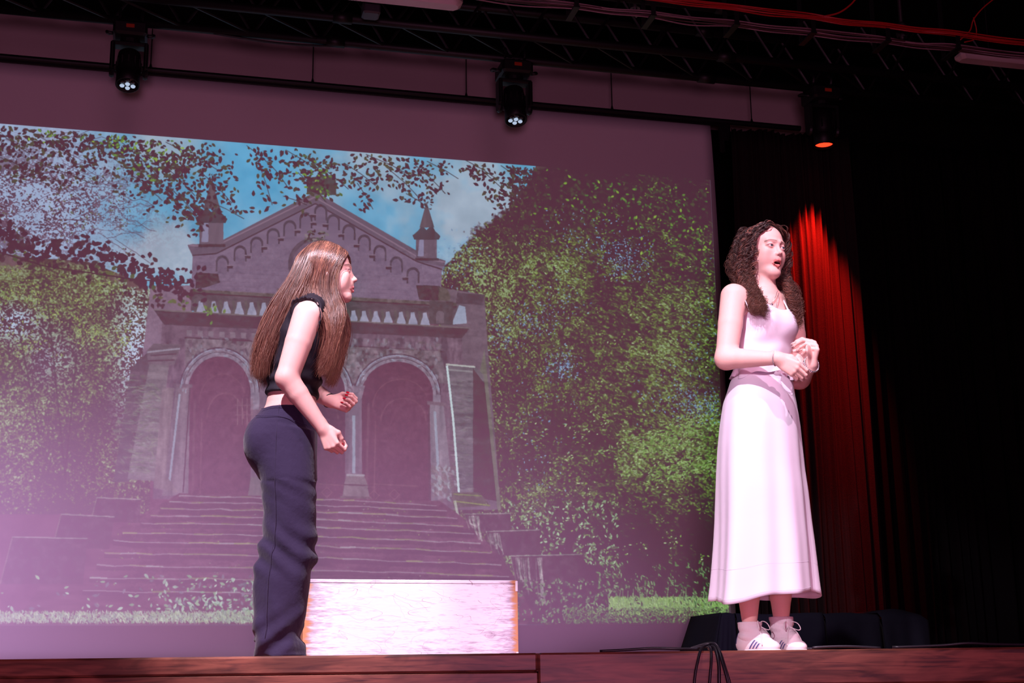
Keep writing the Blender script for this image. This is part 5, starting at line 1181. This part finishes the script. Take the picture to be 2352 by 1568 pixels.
torB = [(682, 1730, 1792, .62), (697, 1702, 1812, .60), (715, 1700, 1818, .62), (735, 1703, 1824, .68), (755, 1700, 1825, .72), (772, 1697, 1820, .72), (790, 1695, 1818, .72), (820, 1692, 1812, .72), (845, 1690, 1814, .74), (880, 1682, 1822, .76), (930, 1668, 1830, .76), (980, 1664, 1832, .74)]
T1 = [secB(*r) for r in torB]
shR, shL = LB(1685, 681, .085), LB(1812, 690, -.11)
elR, wrR = LB(1668, 823, .12), LB(1789, 823, .215)
elL, wrL = LB(1836, 868, -.055), LB(1864, 836, .10)
prB = [loft([(z, x, y, a-.003, b-.003) for z, x, y, a, b in T1], .03, ang=ang, cap=.03), cone(LB(1757, 702, -.01), LB(1757, 658, .0), .046, .036, .035), cone(LB(1757, 658, 0), LB(1757, 628, .005), .037, .042, .02),
       cone(LB(1700, 688, .075), LB(1757, 684, 0), .036, .030, .040), cone(LB(1802, 690, -.075), LB(1757, 684, 0), .034, .030, .040)]
for (sh, el, wr) in ((shR, elR, wrR), (shL, elL, wrL)):
    prB += chain([sh, sh*.55+el*.45, el], [.050, .0465, .0400], .03); m2 = el*.70+wr*.30; prB += chain([el, m2, wr], [.0400, .0365, .0230], .02)
# clavicles
prB += [cone(LB(1748, 690, .055), LB(1705, 676, .09), .008, .008, .02), cone(LB(1770, 690, .045), LB(1806, 683, -.06), .008, .008, .02)]
kR, kL = (1724, .02), (1797, -.06)                     # feet: photo column, depth
for (px, tc, top) in ((1721, .03, 1724), (1794, -.05, 1790)):
    prB += chain([LB(top, 1000, tc), LB(px, 1250, tc+.02), LB(px-1, 1370, tc), LB(px+1, 1436, tc-.01), LB(px+2, 1480, tc-.01)], [.075, .052, .040, .026, .024], .012)
prB += head_prims(hOB, RB, hsB, OM)
hR, tR = hand_prims(wrR, (.72, .30, -.63), (.42, .35, .80), (-.30, .88, .10), .90, [(30, 45, 30), (36, 48, 30), (42, 50, 35), (48, 55, 35)], thumb=[(18, 22, -8), (40, 36, -14), (62, 36, -20), (82, 30, -26)])
hL, tL = hand_prims(wrL, (.12, .42, .90), (-.35, -.62, .70), (.88, .42, .05), .88, [(66, 42, 18), (68, 43, 20), (70, 44, 22), (72, 46, 24)], thumb=[(22, 20, -14), (42, 26, -34), (58, 20, -58), (64, 12, -80)])
prB += hR+hL
lo = V3(-.26, -.26, 0.0); hi = V3(.30, .40, 1.78)
h0, h1 = hOB-V3(.13, .14, .16), hOB+V3(.14, .14, .13)
Vb2, Qb2 = sculpt(prB, lo, hi, .0046, [(h0, h1, .0017), (wrR+V3(-.03, -.10, -.13), wrR+V3(.17, .14, .12), .0021)])
fb.mesh('body', Vb2, Qb2, SKIN, pb, True, head_cols(Vb2, hOB, RB, hsB, SKINC, OM, (0.62, 0.13, 0.13), .30))
eyes(fb, hOB, RB, hsB, pb, (.10, 1, .03), (0.06, 0.08, 0.11))
m_ = MB(); P = lambda x, y, z: hOB+RB @ (V3(x, y, z)*.001*hsB)
m_.tube([P(-11, 76, -65.5), P(-5, 80, -65), P(5, 80, -65), P(11, 76, -65.5)], [.0012, .0024, .0024, .0012], 8)
fb.mesh('teeth', np.concatenate(m_.v), m_.f, mat('teeth', (0.7, 0.66, 0.62), 0.3), pb, True)
nails(fb, tL, mat('pale_nails', (0.85, 0.62, 0.6), 0.25), pb, .9)
# --- dress
DRESS = mat('white_satin_cotton', (0.76, 0.65, 0.77), 0.55, spec=0.3, sheen=0.2, bump=0.04, bscale=30)
def bfold(u, v, Z): return -.0022*np.sin(Z*75+u*16)*np.exp(-((Z-LB(1760, 782, 0)[2])/.05)**2)-.0018*np.sin(u*60+Z*18)
nz = LB(1760, 712, .1)[2]; wz2 = LB(1750, 868, 0)[2]
dp = [loft([(z, x, y, a+.0045, b+.0045) for z, x, y, a, b in T1], .03, ang=ang, cap=.004, fold=bfold)]
for sx in (1, -1): dp.append(ell(LB(1762, 750, 0)+bf*.040+br*sx*.045, (.052, .052, .048), None, .05))
nc = LB(1766, 712, 0)+bf*.1
def neckcut(X, Y, Z):                                  # sweetheart-ish neckline, lower at the sides and back
    uu = (X-nc[0])*br[0]+(Y-nc[1])*br[1]; vv = (X-nc[0])*bf[0]+(Y-nc[1])*bf[1]
    return -(Z-(nc[2]-.006-.010*np.cos(uu*40)-np.clip(-vv-.04, 0, .2)*.22+np.abs(uu)*.02))
dp += [cut(neckcut), cut(lambda X, Y, Z: (Z-wz2-.015)+0*X+0*Y)]
Vd, Qd = sculpt(dp, lo+V3(0, 0, .6), hi, .0042); dress = fb.mesh('dress', Vd, Qd, DRESS, pb, True)
# peplum frill and skirt as swept cloth
def ringcloth(name, rows, n, foldamp, ph, hem, parent, m=DRESS, cuts=None, nf=7, seed=1, thick=.002):
    r2 = np.random.default_rng(seed); fr_ = [(nf+k*3, r2.uniform(0, 6), r2.uniform(.5, 1)/(1+k)) for k in range(4)]; V = []; S = []
    rows = np.array(rows, float); yy = np.linspace(rows[0][0], rows[-1][0], 60)
    for py in yy:
        pl, pr_, ra_2 = [np.interp(py, rows[:, 0], rows[:, i]) for i in (1, 2, 3)]; v = (py-rows[0][0])/(rows[-1][0]-rows[0][0])
        z, cx, _, A, B = secB(py, pl, pr_, ra_2)
        for i in range(n):
            an = 2*PI*i/n; f_ = sum(a*math.sin(k*an+p+v*0.6) for k, p, a in fr_)*foldamp*v**1.3
            x, y = (A+f_)*math.cos(an), (B+f_)*math.sin(an); w_ = hem(an)*v**3
            V.append(V3(cx, 0, z-w_)+br*x+bf*y)
    V = np.array(V); F = np.array([(j*n+i, j*n+(i+1) % n, (j+1)*n+(i+1) % n, (j+1)*n+i) for j in range(59) for i in range(n)])
    o = fb.mesh(name, V, F, m, parent, True); q = o.modifiers.new('t', 'SOLIDIFY'); q.thickness = thick; q.offset = 0; return o, V.reshape(60, n, 3)
skirt_rows = [(856, 1686, 1817, .74), (880, 1676, 1824, .76), (905, 1668, 1827, .78), (930, 1660, 1832, .80), (980, 1653, 1840, .80), (1030, 1649, 1845, .80), (1080, 1647, 1850, .80), (1130, 1646, 1857, .80), (1200, 1645, 1864, .80), (1250, 1643, 1870, .80), (1300, 1640, 1875, .80), (1340, 1637, 1879, .80), (1374, 1633, 1883, .80)]
_, SK = ringcloth('skirt', skirt_rows, 320, .020, 0, lambda an: .014*math.cos(an)+.012*math.sin(2*an+1.2)+.006*math.sin(5*an), dress, nf=5, seed=4)
for jj in (51, 58):
    rg = SK[jj]-SK[jj].mean(0); rg = SK[jj].mean(0)+rg*1.006; m_ = MB(); m_.tube(np.vstack([rg, rg[:1]]), .0005, 4, False); fb.mesh('hem_stitching', np.concatenate(m_.v), m_.f, mat('seam_line', (.64, .52, .64), .8), dress, True)  # stitched hem line, slightly darker than the dress cloth
ringcloth('waist_frill', [(838, 1690, 1818, .76), (850, 1684, 1822, .78), (862, 1680, 1824, .80), (872, 1676, 1826, .82)], 200, .006, 0, lambda an: .010*math.sin(3*an+1)+.006*math.sin(7*an), dress, nf=9, seed=9)
STR = DRESS
def strap(pts):
    P_ = resample(np.array(pts), 26); m2_ = MB(); m2_.tube(P_, .0042, 8, flat=.45); fb.mesh('shoulder_strap', np.concatenate(m2_.v), m2_.f, STR, dress, True)
strap([LB(1722, 716, .118), LB(1716, 700, .122), LB(1711, 688, .115), LB(1710, 677, .085), LB(1712, 680, .03), LB(1716, 705, .0)])
strap([LB(1812, 716, .050), LB(1806, 702, .034), LB(1800, 690, .005), LB(1794, 681, -.05), LB(1790, 690, -.10)])
# knotted bow at the waist with two tails
bk = LB(1806, 868, 0)+bf*.0; 
def cloth_strip(name, pts, wid, dirw, parent, wave=.002, n=24, m=DRESS):
    P_ = resample(np.array(pts), n); V = []
    for i, p in enumerate(P_):
        w_ = np.interp(i/(n-1), np.linspace(0, 1, len(wid)), wid)
        for j in range(12): u = j/8-.5; V.append(p+dirw*u*w_+V3(.2, .8, .1)*wave*math.sin(u*11+i*.5))
    F = [(i*9+j, i*9+j+1, i*9+j+10, i*9+j+9) for i in range(n-1) for j in range(8)]
    o = fb.mesh(name, np.array(V), F, m, parent, True); q = o.modifiers.new('t', 'SOLIDIFY'); q.thickness = .002; return o
tR_ = np.array(Matrix.Rotation(-.42, 3, 'Y'))
for nm, parts in (('bow_knot', [ell(LB(1803, 861, .160), (.012, .010, .011), None, .004), ell(LB(1788, 856, .156), (.018, .008, .010), np.array(Matrix.Rotation(-.25, 3, 'Y')), .006)]),
                  ('bow_tail', [ell(LB(1807, 882, .170), (.019, .005, .034), tR_, .004), ell(LB(1814, 892, .166), (.010, .005, .028), np.array(Matrix.Rotation(-.3, 3, 'Y')), .006)])):
    c_b = LB(1804, 874, .162); Vk, Qk = sculpt(parts, c_b-V3(.08, .05, .08), c_b+V3(.08, .05, .08), .002); fb.mesh(nm, Vk, Qk, DRESS, dress, True)
# --- socks and sneakers
SOCK = mat('white_ribbed_sock', (0.78, 0.68, 0.72), 0.9, spec=0.1, bump=0.15, bscale=200)
SHOE = mat('white_leather_sneaker', (1, 1, 1), 0.45, attr=True); LACE = mat('white_lace', (0.80, 0.72, 0.74), 0.8); NAVY = (0.045, 0.045, 0.20)
def foot(px, tc, az_, label, bow_side):
    an = LB(px, 1440, tc); c = V3(an[0], tc-.01, 0); F_ = V3(math.sin(az_), math.cos(az_), 0); S_2 = V3(math.cos(az_), -math.sin(az_), 0)   # forward, her left
    Rf = np.stack([F_, S_2, V3(0, 0, 1)], 1); Q_ = lambda x, y, z: c+Rf @ (V3(x, y, z)*.001)
    zt2 = LB(px, 1416 if px > 1760 else 1428, tc)[2]
    def rib(u, v, Z): return -.0016*np.abs(np.sin(np.arctan2(v, u)*15))*(Z > -9)-.0042*np.sin((Z+u*.25)*170)*np.exp(-((Z-zt2+.045)/.028)**2)
    sk = [loft([(.02, c[0], c[1], .036, .034), (.075, c[0], c[1], .037, .036), (zt2-.05, c[0], c[1], .040, .039), (zt2, c[0]-.001, c[1], .0445, .044)], .01, cap=.003, fold=rib), cone(Q_(0, 0, 70), Q_(50, 0, 50), .036, .030, .02)]
    Vs_, Qs_ = sculpt(sk, c+V3(-.1, -.1, .02), c+V3(.1, .1, .28), .0032); fb.mesh('sock', Vs_, Qs_, SOCK, pb, True)
    sh = [ell(Q_(-20, 0, 32), (.034, .033, .040), Rf, .02), ell(Q_(18, 0, 30), (.056, .035, .040), Rf, .02), ell(Q_(64, 2, 20), (.052, .038, .028), Rf, .025), cone(Q_(-5, 0, 40), Q_(50, 0, 40), .034, .026, .02), cone(Q_(-36, 0, 30), Q_(-39, 0, 64), .018, .012, .02)]
    sh += [cone(Q_(-6, 0, 60), Q_(-6, 0, 120), .031, .040, .008, 's'), cut(lambda X, Y, Z: (Z-.010)+0*X+0*Y, .002), cone(Q_(28, 0, 70), Q_(42, 0, 60), .022, .020, .008)]
    tg = ell(Q_(27, 0, 86), (.006, .022, .030), Rf @ np.array(Matrix.Rotation(-.45, 3, 'Y')), .006); sh.append(tg)
    Vs_, Qs_ = sculpt(sh, c+V3(-.17, -.17, 0), c+V3(.17, .17, .13), .0019); q = (Vs_-c) @ Rf*1000; x, y, z = q.T
    col = np.tile(np.array((0.82, 0.74, 0.76)), (len(q), 1)); side = np.abs(y) > 16
    for k in range(3):
        t_ = (x-(20+k*14))-(z-22)*0.8; mk_ = (side*np.clip((4.0-np.abs(t_))/1.6, 0, 1)*np.clip((46-k*6-z)/2, 0, 1)*np.clip((z-13)/2, 0, 1))[:, None]; col = col*(1-mk_)+np.array(NAVY)*mk_
        mk_ = (side*np.clip((1.6-np.abs(t_-5.8))/1.2, 0, 1)*.6*np.clip((46-k*6-z)/2, 0, 1)*np.clip((z-13)/2, 0, 1))[:, None]; col = col*(1-mk_)+np.array((0.5, 0.1, 0.2))*mk_
    rm = (z > 48) & (x < 20) & (x > -60); r_in = np.hypot(x+6, y) < 37; col[(rm & r_in)] = NAVY; col[(x < -44) & (z > 34)] = NAVY
    s_ = fb.mesh('sneaker', Vs_, Qs_, SHOE, pb, True, col)
    def tz(xx, yy, up=1.5):                             # lie on the upper
        m_2 = np.hypot(x-xx, y-yy) < 4.5; return Q_(xx, yy, (z[m_2].max() if m_2.any() else 30)+up)
    so = [ell(Q_(-18, 0, 6), (.037, .036, .016), Rf, .01), ell(Q_(24, 0, 6), (.066, .038, .014), Rf, .01), ell(Q_(66, 2, 6), (.054, .042, .015), Rf, .01), cut(lambda X, Y, Z: (Z-.0008)+0*X+0*Y, .001), cut(lambda X, Y, Z: -(Z-.0125)+0*X+0*Y, .001)]
    Vs_, Qs_ = sculpt(so, c+V3(-.17, -.17, -.002), c+V3(.17, .17, .03), .003); fb.mesh('sole', Vs_, Qs_, mat('off_white_rubber', (0.7, 0.62, 0.62), 0.6), s_, True)
    for k in range(5):
        xx = 34+k*9.5; P_ = [tz(xx-5, -21), tz(xx-2, -11), tz(xx+1, 0, 3), tz(xx-2, 11), tz(xx-5, 21)]
        m2_ = MB(); m2_.tube(resample(np.array(P_), 14), .0028, 6, flat=.6); fb.mesh('lace', np.concatenate(m2_.v), m2_.f, LACE, s_, True)
    k0 = tz(38, 0, 5); k0q = ((k0-c) @ Rf)*1000
    for sg in (-1, 1):
        P_ = [k0, Q_(42, sg*14, k0q[2]+16), Q_(52, sg*32, k0q[2]+10), Q_(60, sg*38, k0q[2]-10), Q_(54, sg*28, k0q[2]-14), k0]
        m2_ = MB(); m2_.tube(resample(np.array(P_), 30), .0024, 6, flat=.7); fb.mesh('lace_bow', np.concatenate(m2_.v), m2_.f, LACE, s_, True)
        P_ = [k0, tz(50, sg*12, 7), tz(60, sg*26, 7), Q_(70, sg*40, 26)]
        m2_ = MB(); m2_.tube(resample(np.array(P_), 20), .0024, 6, flat=.7); fb.mesh('lace_end', np.concatenate(m2_.v), m2_.f, LACE, s_, True)
foot(1724, .02, math.radians(50), '', 1); foot(1797, -.06, math.radians(30), '', 1)
# --- jewellery
SILV = mat('silver_chain', (0.62, 0.56, 0.60), 0.25, 0.9)
def bracelet(cn, ax_, R0, name, r=.0028, beads=34, el=1.0):
    ax_ = nrm(ax_); u = nrm(np.cross(ax_, (0.1, 0.2, 1))); v = np.cross(ax_, u); m2_ = MB()
    th = np.linspace(0, 2*PI, beads*4+1); wob = r*.35*np.sin(th*beads)
    pts = cn+(R0+wob)[:, None]*(np.cos(th)[:, None]*u+el*np.sin(th)[:, None]*v); m2_.tube(pts, r*(.75+.3*np.abs(np.sin(th*beads/2))), 6, False); fb.mesh(name, np.concatenate(m2_.v), m2_.f, SILV, pb, True)
bracelet(wrR*.93+elR*.07, wrR-elR, .0262, 'bracelet', .0026)
dL = nrm(wrL-elL); bracelet(wrL+dL*.004, dL+V3(.2, -.3, 0), .031, 'chain_bracelet', .0036, 26, 1.05); bracelet(wrL-dL*.008, dL+V3(-.2, .2, .1), .029, 'chain_bracelet', .003, 30)
for pts, nm in (([LB(1742, 668, .045), LB(1752, 684, .068), LB(1769, 697, .082), LB(1780, 684, .062), LB(1785, 668, .03)], 'necklace'), ([LB(1742, 670, .05), LB(1755, 700, .082), LB(1775, 717, .096), LB(1785, 700, .072), LB(1788, 672, .03)], 'necklace')):
    P_ = []
    for p in resample(np.array(pts), 40): P_.append(onsurf(Vb2[np.abs(Vb2[:, 2]-p[2]) < .02], p*V3(1, 0, 1), V3(0, 1, 0))+V3(0, .003, 0))
    P_ = np.array(P_); P_ = (np.roll(P_, 1, 0)+P_+np.roll(P_, -1, 0))/3; P_ = P_[1:-1]; m2_ = MB(); m2_.tube(P_, .0011, 5)
    q = P_[len(P_)//2]; m2_.lathe([(.001, -.006), (.0055, -.002), (.0055, .002), (.001, .006)], q+V3(0, .003, -.006), (0, 1, 0.01), 10); fb.mesh(nm, np.concatenate(m2_.v), m2_.f, SILV, pb, True)
# --- curly hair
HAIRB = mat('dark_curly_hair', (1, 1, 1), 0.5, attr=True, spec=0.45)
Pm = lambda x, y, z: hOB+RB @ (V3(x, y, z)*.001*hsB)
def curls(n, K, seed):
    r2 = np.random.default_rng(seed); out = []; rad = []; cc = []
    for _ in range(n):
        sd = -1 if r2.random() < .56 else 1            # -1: her right, image left
        bk_ = r2.random()                              # 0 hairline, 1 back of the head
        root = Pm(sd*r2.uniform(1, 12), 58-bk_*135, 104+14*math.sin(bk_*PI)-bk_*16)
        azi = math.radians(20+bk_*150)                 # falls round the skull: 20 deg = beside the face
        def skull(th, R0=1.0):                          # th from crown to ear level
            dx = sd*math.sin(th)*(78*math.sin(azi)+52*math.cos(azi)*0+20*math.cos(azi)); dy = -18+math.sin(th)*(88*math.cos(azi)); dz = 22+math.cos(th)*92; return Pm(dx*R0, dy*R0 if dy < 0 else dy, dz)
        R1 = r2.uniform(1.0, 1.22); pts = [root]
        pts.append(Pm(sd*(44+10*bk_)*R1, 56-bk_*128+0*r2.normal(), 86))
        pts.append(Pm(sd*(74+8*math.sin(bk_*PI))*R1, 34-bk_*118, 34))
        pts.append(Pm(sd*(84+16*math.sin(bk_*PI))*R1, 22-bk_*104, -30))
        pts.append(Pm(sd*(90+16*math.sin(bk_*PI))*R1, 14-bk_*90, -85))
        w3 = r2.random()
        if sd < 0:                                     # over her right shoulder: some fall in front, some behind
            if bk_ < .55: ends = [LB(1710+38*w3, 684, .09+.035*w3), LB(1728+36*w3, 712+8*w3, .15)]
            else: ends = [LB(1694+20*w3, 668+4*w3, .03), LB(1708+20*w3, 690, .0)]
        else:
            if bk_ < .5: ends = [LB(1812+10*w3, 672, .03), LB(1822+12*w3, 705, .03), LB(1826+9*w3, 742+10*w3, .035)]
            else: ends = [LB(1800+26*w3, 670, -.10), LB(1798+30*w3, 710, -.13), LB(1800+30*w3, 735, -.14)]
        L_ = r2.random(); pts += ends[:max(1, int(round(len(ends)*(.55+.6*L_))))]
        pts = np.array(pts)+np.r_[np.zeros((1, 3)), r2.normal(0, .007, (len(pts)-1, 3))]
        B0 = resample(pts, K); u = np.linspace(0, 1, K); T_ = np.gradient(B0, axis=0); T_ /= np.linalg.norm(T_, axis=1)[:, None]; a = nrm(r2.normal(0, 1, 3)); e1_ = np.cross(T_, a); e1_ /= np.linalg.norm(e1_, axis=1)[:, None]; e2_ = np.cross(T_, e1_)
        ln_ = np.linalg.norm(np.diff(B0, axis=0), axis=1).sum(); am = np.interp(u, [0, .12, .35, 1], [.0, .003, .0085, .0125])*r2.uniform(.65, 1.2); turns = ln_/r2.uniform(.036, .052); hd = r2.choice([-1, 1]); p0 = r2.uniform(0, 6)
        lb = r2.choice([.35, .6, .9, 1.4, 2.6])
        for q_ in range(12):                             # a lock: strands sharing one curl
            ph = p0+r2.normal(0, .6); tw = hd*turns*r2.uniform(.94, 1.06)*2*PI*u**.9+ph; aq = am*r2.uniform(.75, 1.2)
            LL = lift(B0, Pm(0, -20, 32), RB, V3(80, 93, 84)*.001*hsB)
            out.append(LL+aq[:, None]*(np.cos(tw)[:, None]*e1_+np.sin(tw)[:, None]*e2_)+(r2.normal(0, .0045, 3)*u[:, None])); rad.append(np.interp(u, [0, .1, .9, 1], [.0005, .0008, .0007, .0002])*r2.uniform(.6, 1.3))
            base = np.array([(0.045, 0.018, 0.018), (0.075, 0.028, 0.022), (0.030, 0.013, 0.014), (0.13, 0.05, 0.032)][r2.integers(4)])*lb; tip = np.array([0.20, 0.070, 0.042]); cc.append(base*(1-.5*u[:, None]**2)+tip*.5*u[:, None]**2)
    return np.array(out), np.array(rad), np.array(cc)
cb_, rb_, cob = curls(190, 84, 5)
sc2 = [ell(Pm(0, -24, 34), V3(75, 88, 84)*.001*hsB, RB, .01), Prim(lambda X, Y, Z: ((X-hOB[0])*fwB[0]+(Y-hOB[1])*fwB[1]+(Z-hOB[2])*fwB[2]-.040-.40*np.clip((Z-hOB[2]-.02), -.06, .2))*-1, (-9,)*3, (9,)*3, 's', .006)]
Vh, Qh = sculpt(sc2, hOB-V3(.14, .14, .12), hOB+V3(.14, .14, .15), .004)
hb_ = fb.mesh('hair', Vh, Qh, mat('dark_hair_roots_curly', (0.04, 0.016, 0.014), 0.5), pb, True)
strands(fb, 'hair_strands', cb_, rb_, HAIRB, hb_, 3, cob)
